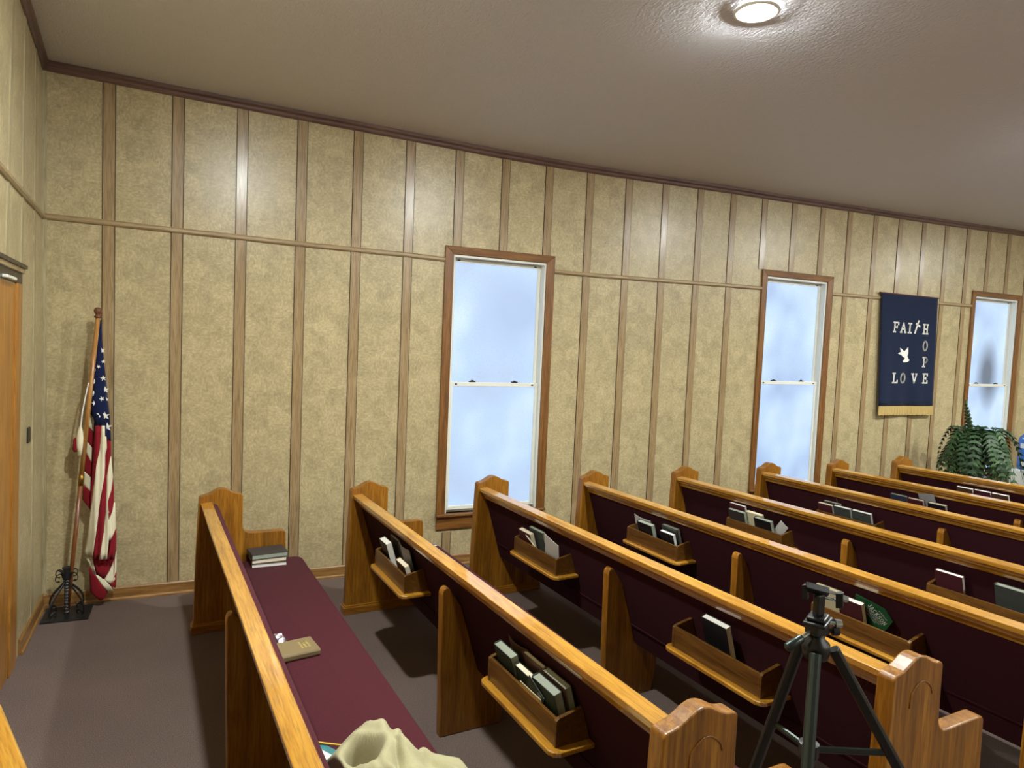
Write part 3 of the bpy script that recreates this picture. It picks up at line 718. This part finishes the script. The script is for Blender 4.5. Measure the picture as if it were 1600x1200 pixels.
# lying flat: height along +x of the pew, thickness up
bx = U*math.cos(math.radians(6)) + V*math.sin(math.radians(6)); by = Z.cross(bx)
m = Matrix.Identity(4); p = pw(0, 0.055, -1.43, SZ+0.002)
for k in range(3): m[k][0] = by[k]; m[k][1] = Z[k]; m[k][2] = bx[k]; m[k][3] = p[k]
hb.matrix_world = m
tag(hb, 'taupe hymnal with gold stamp lying flat on the maroon seat of the nearest pew', 'book')
zz = SZ+0.0015
for (bw, bh, bt, cv, pg, dx, rz, lb) in ((.15,.205,.024,'brown','pages_white',.004,-3,'brown book at the bottom of the stack on the nearest pew\'s far seat end'),
                                         (.145,.205,.026,'darkgrey','pages',.0,1,'cream-edged book in the middle of the stack on the nearest pew\'s seat'),
                                         (.155,.215,.030,'darkgrey','pages_grey',-.004,4,'dark grey book on top of the stack on the nearest pew\'s seat')):
    o = make_book('hymnal', bw, bh, bt, cv, pg)
    bx = U*math.cos(math.radians(rz)) + V*math.sin(math.radians(rz)); by = Z.cross(bx); m = Matrix.Identity(4); p = pw(0, 0.158+dx, -0.105, zz)
    for k in range(3): m[k][0] = -by[k]; m[k][1] = Z[k]; m[k][2] = bx[k]; m[k][3] = p[k]
    o.matrix_world = m; zz += bt+0.0005
    tag(o, lb, 'book', 'books stacked on the nearest pew')
# foil tissue packet
mb = MB(); n = 10; vs = []; fs = []
for j in range(n+1):
    for i in range(n+1):
        u, v = i/n, j/n; e = 4*u*(1-u)*4*v*(1-v)
        vs.append(((u-.5)*.055, (v-.5)*.11, 0.003 + 0.022*min(1, e*2.2) + 0.004*math.sin(v*26+3*u)))
for j in range(n):
    for i in range(n): a = j*(n+1)+i; fs.append((a, a+1, a+n+2, a+n+1))
N = len(vs); vs += [(x, y, 0.0) for x, y, z in vs]; fs += [tuple(N+k for k in reversed(f)) for f in fs]
ed = [i for i in range(n+1)] + [j*(n+1)+n for j in range(1, n+1)] + [n*(n+1)+i for i in range(n-1, -1, -1)] + [j*(n+1) for j in range(n-1, 0, -1)]
fs += [(a, N+a, N+b_, b_) for a, b_ in zip(ed, ed[1:]+ed[:1])]
mb.add(vs, fs); o = obj('foil_packet', mb, M['foil'], smooth=False); seat_place(o, 0, 0.135, -1.265, SZ, 0.1)
tag(o, 'small crumpled silver foil packet on the maroon seat beside the hymnal', 'packet')
mb = MB(); mb.box(-.011, .011, -.008, .008, 0, .002); o = obj('paper_tag', mb, COVER['white']); seat_place(o, 1, 0.455, -0.075, SZ+0.0005, 0.4)
tag(o, 'tiny white paper tag on the far seat corner of the second pew', 'paper tag')
# pencil, tissue pack and card beside the coat
mb = MB(); mb.tube([(-.08,0,.0),(.062,0,.0),(.08,0,.0)], [.004,.004,.0008], 6); o = obj('yellow_pencil', mb, plain('pencil_yellow', 214,166,40))
o.matrix_world = Matrix.Translation(pw(0, 0.165, -2.235, SZ+0.0305)) @ Matrix.Rotation(TH-0.62, 4, 'Z') @ Matrix.Rotation(0.0, 4, 'Y'); tag(o, 'yellow pencil lying half under the beige coat on the nearest pew', 'pencil')
tp = empty('tissue_pack'); mb = MB(); mb.box(-.045,.045,-.055,.055,0,.026); obj('wrapper', mb, plain('teal_wrapper', 60,120,124,0.3), tp, bevel=0.008, seg=3)
mb = MB(); mb.box(-.03,.012,-.05,.05,.0262,.0268); obj('print_band', mb, COVER['white'], tp); seat_place(tp, 0, 0.102, -2.245, SZ+0.0003, 0.5)
tag(tp, 'teal and white tissue pack on the seat beside the beige coat', 'tissue pack')
# the coat
def coat():
    n, m_ = 70, 70; vs = []; fs = []
    cx, cy, rx, ry = 0.245, -2.665, 0.235, 0.46
    for j in range(m_+1):
        for i in range(n+1):
            u, v = -1+2*i/n, -1+2*j/m_
            # square to disc
            x = u*math.sqrt(1-v*v/2); y = v*math.sqrt(1-u*u/2)
            th = math.atan2(y, x); rr = math.hypot(x, y)
            k = 1 + 0.03*math.sin(5*th+0.8) - 0.17*math.exp(-((th-0.75)/0.42)**2) + 0.05*math.exp(-((th-1.45)/0.3)**2) + 0.22*math.exp(-((th+0.1)/0.4)**2)
            px, py = max(0.114, cx + rx*x*k), cy + ry*y*k
            h = (max(0.0, 1-rr**2.6))**0.55*0.115
            q = Vector((px*7.0, py*4.2, 0.3))
            rid = 1-abs(mnoise.noise(q + Vector((0, 0, 2.1))))*2.6
            rid2 = 1-abs(mnoise.noise(Vector((px*13+py*5, py*6-px*3, 5.0))))*2.0
            h += (0.046*rid + 0.016*rid2)*min(1, (1-rr)*4)*(0.35+0.65*min(1.0, (1-rr)*2.4))
            d = math.hypot((px-0.185)/0.045, (py+2.46)/0.075)       # the dark neck opening
            h -= 0.19*math.exp(-d**4)
            d2 = math.hypot((px-0.335)/0.030, (py+2.47)/0.045)     # a crumpled sleeve opening
            h += 0.018*math.exp(-((d2-1.5)/0.65)**2)*min(1, (1-rr)*4) - 0.06*math.exp(-d2**4)
            h += 0.012*math.exp(-((px-0.262-0.22*(py+2.45))/0.020)**2)*min(1, (1-rr)*2.5) - 0.018*min(1, (1-rr)*3)*math.exp(-((px-0.288-0.22*(py+2.45))/0.014)**2)
            vs.append((px, py, max(0.006, h) ))
    for j in range(m_):
        for i in range(n): a = j*(n+1)+i; fs.append((a, a+1, a+n+2, a+n+1))
    mb = MB(); mb.add(vs, fs); return mb
o = obj('coat', coat(), M['coat'], smooth=True, solid=0.006, fix=False); seat_place(o, 0, 0, 0, SZ+0.004)
tag(o, 'crumpled beige coat heaped on the maroon seat of the nearest pew', 'coat')
mb = MB(); mb.lathe([(0.001,0.0),(0.03,0.004),(0.04,0.02),(0.036,0.042),(0.02,0.056),(0.001,0.06)], seg=20)
o = obj('brown_pouch', mb, plain('brown_leather', 150,84,44,0.45), smooth=True); o.matrix_world = Matrix.Translation(pw(0, 0.235, -2.50, SZ+0.03)) @ Matrix.Diagonal((1.2,1.6,1,1))
tag(o, 'brown leather pouch showing in the opening of the beige coat', 'pouch')

# ---------------------------------------------------------------- tripod in the aisle
tc = Vector((2.09, -4.29, 0.0)); HT = 1.305
tr = tag(empty('phone_tripod', tc), 'black and grey tripod with phone clamp standing in the aisle before the third pew', 'tripod')
rt = Vector((.908,-.417,0))
legdir = [Vector(d).normalized() for d in ((.87,-.50,0), (-.05,1,0), (-.77,-.64,0))]
SL = 0.60
for k, d in enumerate(legdir):
    top = d*0.035 + Z*(HT-0.03); bot = d*(0.035+(SL if k != 1 else 0.29)*(HT-0.03)) + Z*0.012
    f = lambda t: top + (bot-top)*t
    mb = MB(); mb.tube([f(0), f(0.45)], 0.012, 10); g = obj('leg', mb, M['grey_metal'] if k == 2 else M['black'], tr, smooth=False, bevel=0.001)
    mb = MB(); mb.tube([f(0.44), f(0.74)], 0.0095, 10); obj('lower_section', mb, M['grey_metal'] if k == 2 else M['black'], g)
    mb = MB(); mb.tube([f(0.73), f(0.985)], 0.0075, 10); obj('foot_section', mb, M['grey_metal'] if k == 2 else M['black'], g)
    mb = MB(); mb.tube([f(0.435), f(0.47)], 0.0155, 10); obj('clamp', mb, M['black'], g, bevel=0.002)
    mb = MB(); mb.tube([f(0.98), f(1.0)], [0.011, 0.010], 10); obj('rubber_foot', mb, M['black'], g)
    hub = Z*(HT-0.245); q = f(0.165)
    mb = MB(); mb.tube([hub + d*0.012, q - d*0.004 - Z*0.0], 0.0055, 8, flat=(1.4,.7)); obj('brace', mb, M['grey_metal'], tr)
mb = MB(); mb.tube([(0,0,HT-0.30),(0,0,HT+0.02)], 0.0105, 14); obj('center_column', mb, M['grey_metal'], tr, smooth=True)
mb = MB(); mb.lathe([(0.012,HT-0.26),(0.02,HT-0.258),(0.02,HT-0.232),(0.012,HT-0.23)], seg=16); obj('brace_hub', mb, M['black'], tr)
mb = MB(); mb.lathe([(0.014,HT-0.055),(0.024,HT-0.05),(0.028,HT-0.03),(0.026,HT-0.018),(0.016,HT-0.010),(0.015,HT+0.002)], seg=24); obj('collar', mb, M['black'], tr, smooth=True)
hd = empty('pan_head', (0,0,HT), parent=tr)
mb = MB(); mb.box(-0.020,0.020,-0.016,0.016,-0.002,0.022); obj('head_body', mb, M['black'], hd, bevel=0.005, seg=3)
mb = MB(); mb.box(-0.034,0.034,-0.022,0.022,0.022,0.030); mb.box(-0.024,0.024,-0.018,0.018,0.030,0.038); o = obj('mounting_plate', mb, M['black'], hd, bevel=0.003); o.rotation_euler = (0,0,0.5)
mb = MB(); hv = -rt*0.052 - Vector((.417,.908,0))*0.018 - Z*0.026
mb.tube([hv*0.25+Z*0.012, hv*0.72+Z*0.012], 0.0045, 8); obj('pan_handle', mb, M['steel'], hd)
mb = MB(); mb.tube([hv*0.66+Z*0.012, hv*0.72+Z*0.012, hv*1.30+Z*0.012, hv*1.36+Z*0.012], [0.006,0.0085,0.0095,0.007], 12); obj('handle_grip', mb, M['grey_metal'], hd, smooth=True)
for s_, zz_ in ((1, 0.022), (0.8, 0.006)):
    mb = MB(); a = rt*0.02*s_ + Z*zz_; mb.tube([a, a+rt*0.014, a+rt*0.015, a+rt*0.028], [0.004,0.004,0.0095,0.0085], 12); obj('knob', mb, M['steel'] if s_ == 1 else M['black'], hd)
ph = empty('phone_clamp', (0,0,HT+0.038), parent=tr)
tilt = rt*0.97 - Z*0.22
def bar(name, a, b_, hx, hy, m):
    mb = MB(); mb.tube([a, b_], 1.0, 4, flat=(hx, hy)); return obj(name, mb, m, ph, bevel=0.001)
mb = MB(); mb.box(-0.011, 0.011, -0.007, 0.007, 0.0, 0.044); obj('stem', mb, M['black'], ph, bevel=0.003)
c0 = Z*0.048 - tilt*0.012
bar('upper_jaw', c0 - tilt*0.020 + Z*0.004, c0 + tilt*0.030 + Z*0.004, 0.011, 0.007, M['black'])
bar('jaw_lip', c0 - tilt*0.020 + Z*0.008, c0 - tilt*0.017 - Z*0.022, 0.010, 0.004, M['black'])
bar('spring_rod', c0 + tilt*0.020 + Z*0.006, c0 + tilt*0.060 + Z*0.006, 0.0035, 0.0035, M['steel'])
bar('spring_rod', c0 + tilt*0.010 - Z*0.008, c0 + tilt*0.060 - Z*0.008, 0.0035, 0.0035, M['steel'])
bar('lower_jaw', c0 + tilt*0.054 + Z*0.010, c0 + tilt*0.056 - Z*0.020, 0.012, 0.008, M['black'])
bar('tension_screw', c0 + tilt*0.058, c0 + tilt*0.072, 0.007, 0.007, M['steel'])

# ---------------------------------------------------------------- flag on its stand
def iproj(px, py, yw):
    d = right*((px-800)/1065.1015) + fwd - up*((py-600)/1065.1015); c = Vector((0.93108, -5.25748, 1.87227))
    return c + d*((yw-c.y)/d.y)
FS = Vector((0.185, -0.185, 0))
st = tag(empty('flag_stand', FS), 'black wrought iron scrollwork flag stand on the carpet in the left corner', 'flag stand')
mb = MB(); mb.box(-0.125,0.135,-0.125,0.12,0,0.012); obj('base_plate', mb, M['iron'], st, bevel=0.003)
mb = MB(); n = 40; vs = []; fs = []
for i in range(n+1):
    a = i*0.45; z = 0.012+0.235*i/n
    for k in range(4): vs.append((0.016*math.cos(a+k*math.pi/2), 0.016*math.sin(a+k*math.pi/2), z))
for i in range(n):
    for k in range(4): fs.append((i*4+k, i*4+(k+1) % 4, i*4+4+(k+1) % 4, i*4+4+k))
mb.add(vs, fs); obj('twisted_post', mb, M['iron'], st)
mb = MB(); mb.lathe([(0.014,0.235),(0.022,0.24),(0.022,0.30),(0.026,0.303),(0.026,0.312),(0.02,0.315)], seg=18); obj('socket', mb, M['iron'], st)
for k in range(4):
    a = math.radians(45+90*k + 8); d = Vector((math.cos(a), math.sin(a), 0)); pts = []
    for i in range(30):
        t = i/29; pts.append(d*(0.016+0.115*math.sin(t*math.pi*0.62)**1.2) + Z*(0.215-0.195*t))
    c = pts[-1] - d*0.028
    for i in range(1, 14): b2 = i/13*4.2; pts.append(c + d*0.028*(1-i/20)*math.cos(b2) + Z*(0.028*(1-i/20)*math.sin(b2)*1.0 + 0.0) + Z*0.012*(i/13))
    mb = MB(); mb.tube(pts, 0.006, 6, flat=(1.3,.45)); obj('lower_scroll', mb, M['iron'], st)
    pts = []
    for i in range(26):
        t = i/25*5.0; rr = 0.034*(1-0.45*i/25); pts.append(d*(0.060 - rr*math.cos(t)) + Z*(0.255 + rr*math.sin(t)))
    pts.insert(0, d*0.018 + Z*0.235)
    mb = MB(); mb.tube(pts, 0.006, 6, flat=(1.3,.45)); obj('upper_scroll', mb, M['iron'], st)
fl = empty('flag', FS + Vector((0, 0, 0.03)))
tag(fl, 'furled United States flag on a leaning wooden pole in the left corner', 'flag')
rel = lambda p: Vector(p) - fl.location
ptop = iproj(153, 497, -0.16); pbot = FS + Vector((0.004, 0, 0.03))
mb = MB(); mid = pbot.lerp(ptop, 0.44)
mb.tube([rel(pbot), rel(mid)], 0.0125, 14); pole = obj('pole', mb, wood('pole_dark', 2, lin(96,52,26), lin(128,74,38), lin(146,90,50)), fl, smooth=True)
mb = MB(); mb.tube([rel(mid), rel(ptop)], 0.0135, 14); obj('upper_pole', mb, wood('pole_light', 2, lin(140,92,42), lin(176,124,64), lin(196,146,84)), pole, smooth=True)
mb = MB(); mb.tube([rel(mid.lerp(ptop, -0.02)), rel(mid.lerp(ptop, 0.05))], 0.0155, 14); obj('brass_joint', mb, M['brass'], pole, smooth=True)
mb = MB(); mb.lathe([(0.014,0),(0.022,0.004),(0.022,0.012),(0.015,0.018),(0.014,0.024),(0.021,0.034),(0.0235,0.046),(0.021,0.058),(0.012,0.066),(0.001,0.069)], c=rel(ptop), seg=20)
obj('finial', mb, plain('finial_brown', 104,64,40), pole, smooth=True)
# cloth: strips between pixel-traced fold lines set at the real distance, rounded into a hanging bundle
ROWS = {}
def strip(mb, rows, mi, yb, bulge, ns=5, ph=0.0):
    """rows: (py, x left, x right); a run of cloth whose surface swells towards the room"""
    # resample for smoothness
    rr = []
    for (a, la, ra), (c, lc, rc) in zip(rows, rows[1:]):
        k = max(1, int(abs(c-a)/9))
        for i in range(k): t = i/k; rr.append((a+(c-a)*t, la+(lc-la)*t, ra+(rc-ra)*t))
    rr.append(rows[-1]); vs = []; fs = []
    for (py, xl, xr) in rr:
        for i in range(ns+1):
            t = i/ns; px = xl+(xr-xl)*t
            prof = bulge(px, py)
            vs.append(rel(iproj(px, py, yb - prof)))
    for j in range(len(rr)-1):
        for i in range(ns): a = j*(ns+1)+i; fs.append((a, a+ns+1, a+ns+2, a+1))
    mb.add(vs, fs, mi)
def outl(py):    # centre and half width of the bundle
    T = [(505,157,3),(540,155,6),(580,154.5,10),(620,153.5,15),(665,155,20),(720,157,22),(780,158,22),(830,160,22),(880,161,21),(940,156,17)]
    return interp([(a, b_) for a, b_, c in T], py), interp([(a, c) for a, b_, c in T], py)
def bulge_front(px, py):
    c, h = outl(py); t = max(-1, min(1, (px-c)/h)); return 0.022 + 0.055*math.sqrt(max(0, 1-t*t))*min(1, h/16) + 0.007*math.sin(px*0.62+py*0.012)
def bulge_side(px, py): return 0.012 + 0.02*math.sin((px-128)*0.16) 
def bulge_low(px, py): return 0.012 + 0.02*math.sin((px-138)*0.09)
mb = MB(); YB_ = -0.085
S = lambda rows, mi, b_=bulge_front: strip(mb, rows, mi, YB_, b_)
S([(500,156,158),(540,150,160),(580,145,164),(620,140,168),(640,143,170),(652,146,171.5),(665,149,172)], 0)
S([(665,163,172),(672,164.5,172.5),(682,165.5,173),(689,172,173.2)], 0)
S([(640,138.5,143),(652,139,146),(660,146,149),(668,147.5,150)], 0, bulge_side)
# left fold with diagonal stripes (2 white, 1 red)
for mi, q in ((2, [(139,644),(147,655),(146,674),(138,666)]), (1, [(138,666),(146,674),(144,700),(135.5,689)]), (2, [(136,689),(144,700),(143,722),(134.5,707)]),
              (1, [(134.5,707),(143,722),(142,746),(132,736)]), (2, [(132,736),(142,746),(141.5,768),(130.5,757)]), (1, [(130.5,757),(141.5,768),(141,797),(129,780)])):
    vs = []; n = 5
    for j in range(n+1):
        for i in range(n+1):
            u, v = i/n, j/n
            ax = [(q[0][k]*(1-u)+q[1][k]*u)*(1-v) + (q[3][k]*(1-u)+q[2][k]*u)*v for k in (0,1)]
            vs.append(rel(iproj(ax[0], ax[1], YB_-bulge_side(ax[0], ax[1]))))
    mb.add(vs, [(j*(n+1)+i, (j+1)*(n+1)+i, (j+1)*(n+1)+i+1, j*(n+1)+i+1) for j in range(n) for i in range(n)], mi)
S([(665,149,159),(700,147,156),(727,145,150.5),(760,143,147),(790,141,143.5)], 1)
S([(665,159,163.5),(700,156,164),(727,150.5,164),(745,148.5,163),(780,143.5,157),(830,138,150.5),(870,131,145)], 2)
S([(689,168,173),(700,167,173.3),(713,164,173.3),(727,164,170),(745,163,166.8),(780,157,166),(830,150.5,162),(873,145,155.5)], 1)
S([(682,163.5,166),(700,164,167),(712,164,165)], 2)
S([(713,172.8,173.4),(727,170,174.5),(745,166.8,176.5),(765,166.4,174),(783,166,168.5),(800,165.5,170),(830,162,171.3),(874,155.5,167)], 2)
S([(745,176,176.6),(765,174,178),(785,168.5,178),(800,169,175),(812,169.2,170)], 1)
S([(785,178,179.5),(800,175,180),(812,170,180.5),(826,171,181),(844,171,173)], 2)
S([(826,180.6,181.2),(844,173,181.5),(860,171,181),(874,167,179)], 1)
S([(860,180.6,181.5),(874,178,182),(890,172,181.5),(905,163,180),(912,171,174)], 2, bulge_low)
S([(893,181,181.8),(905,177,181.6),(914,172,181.2),(918,179,180.5)], 1, bulge_low)
S([(868,145,155),(880,147,170),(892,149,171),(904,160,163)], 1, bulge_low)
S([(886,139,140.5),(900,140,150),(912,140.5,158),(925,141,167),(932,149,166),(938,156,159)], 1, bulge_low)
S([(898,149.5,151),(905,153,163),(915,160,172),(924,168,178)], 2, bulge_low)
S([(868,133,145),(880,139,146),(897,146,150)], 2, bulge_low)
cl = obj('cloth', mb, [M['flag_blue'], M['flag_red'], M['flag_white']], fl, smooth=True, solid=0.004, fix=False)
mb = MB()   # the hidden back of the bundle
S([(512,154,158),(580,147,163),(640,142,170),(700,141,173),(760,140,176),(800,141,178),(860,142,180),(905,146,178),(930,150,166)], 1, lambda px, py: 0.004)
obj('back_fold', mb, M['flag_red'], fl, smooth=True, solid=0.004, fix=False)
for sx, sy, r_, rot in ((151,539,2.6,.2),(159.5,548,3.0,.5),(161.5,565,2.0,.1),(154,573,1.8,.9),(148.5,578,2.2,.5),(161.5,591,2.8,.3),(147.5,597,3.2,.0),(164.5,609,3.4,.1),(147,615,3.0,.3),(159,623,2.6,.6),
                        (166.5,624,2.2,.2),(147.5,630,2.6,.4),(158,648,4.2,.05),(164.5,650,4.0,.25),(167.5,667,4.4,.0)):
    c = rel(iproj(sx, sy, YB_ - bulge_front(sx, sy) - 0.006)); k = 5.2/1065*1.2; pts = []
    for i in range(10):
        a = math.pi/2 + i*math.pi/5 + rot*0.6; q = r_*k*1.15*(1 if i % 2 == 0 else 0.40); pts.append((q*math.cos(a), q*math.sin(a)))
    mb = MB(); mb.prism(pts, lambda x, z: c + Vector((x, 0, z)), lambda x, z: c + Vector((x, 0.002, z)))
    obj('star', mb, M['white_felt'], cl)
mb = MB(); mb.tube([rel(iproj(*q, -0.19)) for q in ((138.5,598),(133,622),(128.5,645),(126,668))], 0.004, 6); obj('cord', mb, M['white_felt'], fl)
mb = MB(); c = rel(iproj(125.5, 666, -0.17)); mb.lathe([(0.006,0),(0.014,-0.03),(0.022,-0.07),(0.020,-0.13),(0.013,-0.19)], c=c, seg=12); obj('tassel', mb, M['flag_white'], fl, smooth=True)
mb = MB(); c = rel(iproj(118.5, 684, -0.16)); mb.lathe([(0.004,0.0),(0.015,-0.01),(0.018,-0.075),(0.012,-0.09)], c=c, seg=10); obj('red_corner', mb, M['flag_red'], fl, smooth=True)

# ---------------------------------------------------------------- banner
BX0, BX1, BZ1, BZ0 = 7.822, 8.788, 2.606, 1.330
bn = tag(empty('wall_banner', (8.31, -0.03, BZ1)), 'navy cloth banner with white FAITH HOPE LOVE lettering and gold fringe', 'banner')
def bpt(u, v, d=0.0):
    xl = BX0 - 0.0 + 0.062*v; xr_ = BX1 + 0.042*v
    x = xl + (xr_-xl)*u; z = BZ1 - (BZ1-BZ0)*v; wv = 0.012*math.sin(u*9+0.7)*v + 0.006*math.sin(u*21)*v
    return Vector((x-8.31, -0.004 - wv - d - 0.01*v, z-BZ1))
mb = MB(); n, m_ = 30, 16
mb.add([bpt(i/n, j/m_) for j in range(m_+1) for i in range(n+1)], [(j*(n+1)+i, (j+1)*(n+1)+i, (j+1)*(n+1)+i+1, j*(n+1)+i+1) for j in range(m_) for i in range(n)])
bc = obj('cloth', mb, M['navy'], bn, smooth=True, solid=0.004, fix=False)
mb = MB(); mb.tube([bpt(-0.03, 0)+Vector((0,0.004,-0.004)), bpt(1.02, 0)+Vector((0,0.004,-0.004))], 0.008, 10); obj('rod', mb, plain('rod_red', 84,30,30), bn)
mb = MB(); n = 120; vs = []; fs = []
for i in range(n+1):
    u = i/n; a = bpt(u, 0.995, 0.003 + 0.003*(i % 2)); vs += [a, a + Vector((0.004*math.sin(i*1.7), -0.002*(i % 3), -0.104 - 0.004*math.sin(i*0.9)))]
for i in range(n): fs.append((2*i, 2*i+1, 2*i+3, 2*i+2))
mb.add(vs, fs); obj('fringe', mb, M['fringe'], bn, solid=0.004, fix=False)
def put_letter(ch, u, v, wd=0.086, ht=0.105, th=0.0165):
    segs = GL[ch]; c = bpt(u, v, 0.0035); mb = MB()
    strokes(mb, segs, c.x-wd/2, c.z-ht/2, wd, ht, c.y, c.y-0.004, th); return obj('letter', mb, M['white_felt'], bn)
for ch, u, v in (('F',.265,.294),('A',.392,.294),('I',.512,.294),('H',.79,.294),('O',.795,.446),('P',.805,.593),('E',.82,.742),('L',.284,.745),('O',.424,.745),('V',.62,.745)): put_letter(ch, u, v)
c = bpt(.64, .288, 0.0035); mb = MB()
strokes(mb, [(.1,-.05,.66,1.15),(.28,.86,.92,.62+.0)], c.x-0.05, c.z-0.055, 0.095, 0.118, c.y, c.y-0.004, 0.019)
obj('cross', mb, M['white_felt'], bn)
c = bpt(.43, .535, 0.0035)
dv = [(-.105,.012),(-.06,.028),(-.075,.075),(.0,.035),(.055,.085),(.062,.02),(.052,-.015),(.075,-.045),(.095,-.055),(.06,-.078),(.0,-.082),(-.015,-.07),(.02,-.035),(.0,-.03),(-.045,-.005)]
mb = MB(); mb.prism([(x*1.05, z*1.05) for x, z in dv], lambda x, z: (c.x+x, c.y, c.z+z), lambda x, z: (c.x+x, c.y-0.004, c.z+z)); obj('dove', mb, M['white_felt'], bn)

# ---------------------------------------------------------------- fern
FC = Vector((8.66, -0.66, 0.0))
fs_ = tag(empty('plant_stand', FC), 'wooden plant stand under the fern beside the third window', 'plant stand')
mb = MB(); mb.lathe([(0.15,0.60),(0.155,0.605),(0.155,0.625),(0.15,0.63)], seg=28); obj('top', mb, M['oak_x'], fs_, bevel=0.003)
for k in range(3):
    a = k*2.09+0.4; mb = MB(); mb.tube([(0.16*math.cos(a),0.16*math.sin(a),0.0),(0.10*math.cos(a),0.10*math.sin(a),0.605)], [0.014,0.018], 10); obj('leg', mb, M['oak_z'], fs_)
fe = tag(empty('potted_fern', FC + Vector((0,0,0.631))), 'large drooping green potted fern in front of the third window', 'potted plant')
mb = MB(); mb.lathe([(0.001,0.0),(0.085,0.0),(0.125,0.19),(0.135,0.195),(0.135,0.22),(0.12,0.222),(0.11,0.20)], seg=28); obj('pot', mb, plain('terracotta', 122,82,58,0.7), fe, smooth=True)
rnd = random.Random(3); mb = MB()
for k in range(115):
    a = rnd.uniform(0, 2*math.pi); e = rnd.uniform(0.0, 1.0)
    ln = rnd.uniform(0.52, 0.80); reach = ln*(0.22+0.50*rnd.random()); rise = rnd.uniform(0.20, 0.38) if e > 0.4 else rnd.uniform(0.10, 0.26)
    drop = rnd.uniform(0.35, 0.80)
    if math.sin(a) > 0.1: reach = min(reach, 0.50/ max(0.2, math.sin(a)))
    d = Vector((math.cos(a), math.sin(a), 0)); sd = Vector((-d.y, d.x, 0)); n = 16
    P_ = lambda t: d*(reach*math.sin(min(1, t*0.95)*math.pi/2)) + Z*(0.20 + rise*math.sin(min(1, t*1.9)*math.pi/2) - (drop+rise*0.3)*max(0, t-0.32)**1.5*1.55)
    if k % 40 == 0: P_ = lambda t, d=d: d*0.14*t + Z*(0.2+0.62*t)
    for i in range(n):
        t = (i+0.6)/n; p0 = P_(t); tg = (P_(min(1, t+0.03))-P_(t-0.03)).normalized(); wd = 0.080*math.sin(math.pi*min(1, t*0.88+0.12))**0.8
        for s_ in (-1, 1):
            b0 = p0 - tg*0.016; b1 = p0 + tg*0.016; tip = p0 + sd*s_*wd + tg*wd*0.40 - Z*wd*0.30
            m0 = p0 + sd*s_*wd*0.55 + tg*(wd*0.22+0.015) + Z*0.003; m1 = p0 + sd*s_*wd*0.55 + tg*(wd*0.22-0.015)
            mb.add([b0, m1, tip, m0, b1], [(0,1,2,3,4)])
    pts = [P_(i/8) for i in range(9)]; mb.tube(pts, [0.004-0.0003*i for i in range(9)], 4, cap=False)
obj('foliage', mb, M['leaf'], fe, fix=False)

# ---------------------------------------------------------------- water jug at the far right
jp = iproj(1607, 752, -0.30); JC = Vector((jp.x, -0.30, 0))
ws = tag(empty('water_dispenser', JC), 'pale water dispenser base under the blue jug at the right picture edge', 'water dispenser')
mb = MB(); mb.box(-0.16,0.16,-0.16,0.16,0,0.56); obj('cabinet', mb, M['vinyl'], ws, bevel=0.02, seg=3)
mb = MB(); mb.box(-0.05,0.05,-0.185,-0.16,0.40,0.44); obj('tap', mb, M['black'], ws, bevel=0.004)
jg = tag(empty('water_jug', JC + Vector((0,0,0.5605))), 'blue plastic water jug with white label at the right picture edge', 'water jug')
mb = MB(); mb.lathe([(0.001,0),(0.12,0),(0.135,0.02),(0.135,0.16),(0.130,0.18),(0.135,0.20),(0.135,0.36),(0.125,0.40),(0.08,0.45),(0.05,0.47),(0.05,0.52),(0.001,0.52)], seg=32)
obj('bottle', mb, plain('jug_blue', 52,104,176,0.15), jg, smooth=True)
mb = MB(); mb.lathe([(0.001,0.52),(0.055,0.52),(0.055,0.56),(0.001,0.565)], seg=20); obj('cap', mb, plain('cap_brown', 54,40,34), jg, smooth=False)
for z0, z1, a0, a1 in ((0.05,0.11,2.9,4.7),(0.27,0.33,2.7,4.2),(0.385,0.40,2.8,4.4)):
    mb = MB(); vs = []; n = 12
    for i in range(n+1):
        a = a0+(a1-a0)*i/n; rr = 0.137 if z0 < 0.38 else 0.131
        vs += [(rr*math.cos(a), rr*math.sin(a), z0), (rr*math.cos(a), rr*math.sin(a), z1)]
    mb.add(vs, [(2*i, 2*i+2, 2*i+3, 2*i+1) for i in range(n)]); obj('label_patch', mb, COVER['white'], jg, solid=0.001, fix=False)

# ---------------------------------------------------------------- table at the near left corner
tb = tag(empty('side_table', (0.475, -3.388, 0), math.radians(20)), 'oak side table with a moulded rounded edge at the bottom left corner', 'table')
mb = MB(); pl = []
A, B_, r = 0.12, 0.55, 0.06
for sx, sy, a0 in ((1,1,0),(-1,1,90),(-1,-1,180),(1,-1,270)):
    for i in range(7): a = math.radians(a0+15*i); pl.append((sx*(A-r)+r*math.cos(a), sy*(B_-r)+r*math.sin(a)))
mb.prism(pl, lambda x, y: (x, y, 0.728), lambda x, y: (x, y, 0.752)); obj('top', mb, M['oak_y'], tb, bevel=0.008, seg=3)
mb = MB(); mb.prism([(x*0.93, y*0.975) for x, y in pl], lambda x, y: (x, y, 0.655), lambda x, y: (x, y, 0.729)); obj('apron', mb, M['oak_y'], tb, bevel=0.004)
for sx in (-1, 1):
    for sy in (-1, 1):
        mb = MB(); x, y = sx*(A-0.055), sy*(B_-0.06); mb.prism([(-1,-1),(1,-1),(1,1),(-1,1)], lambda a, b_: (x+a*0.014, y+b_*0.014, 0), lambda a, b_: (x+a*0.024, y+b_*0.024, 0.66)); obj('leg', mb, M['oak_z'], tb, bevel=0.003)
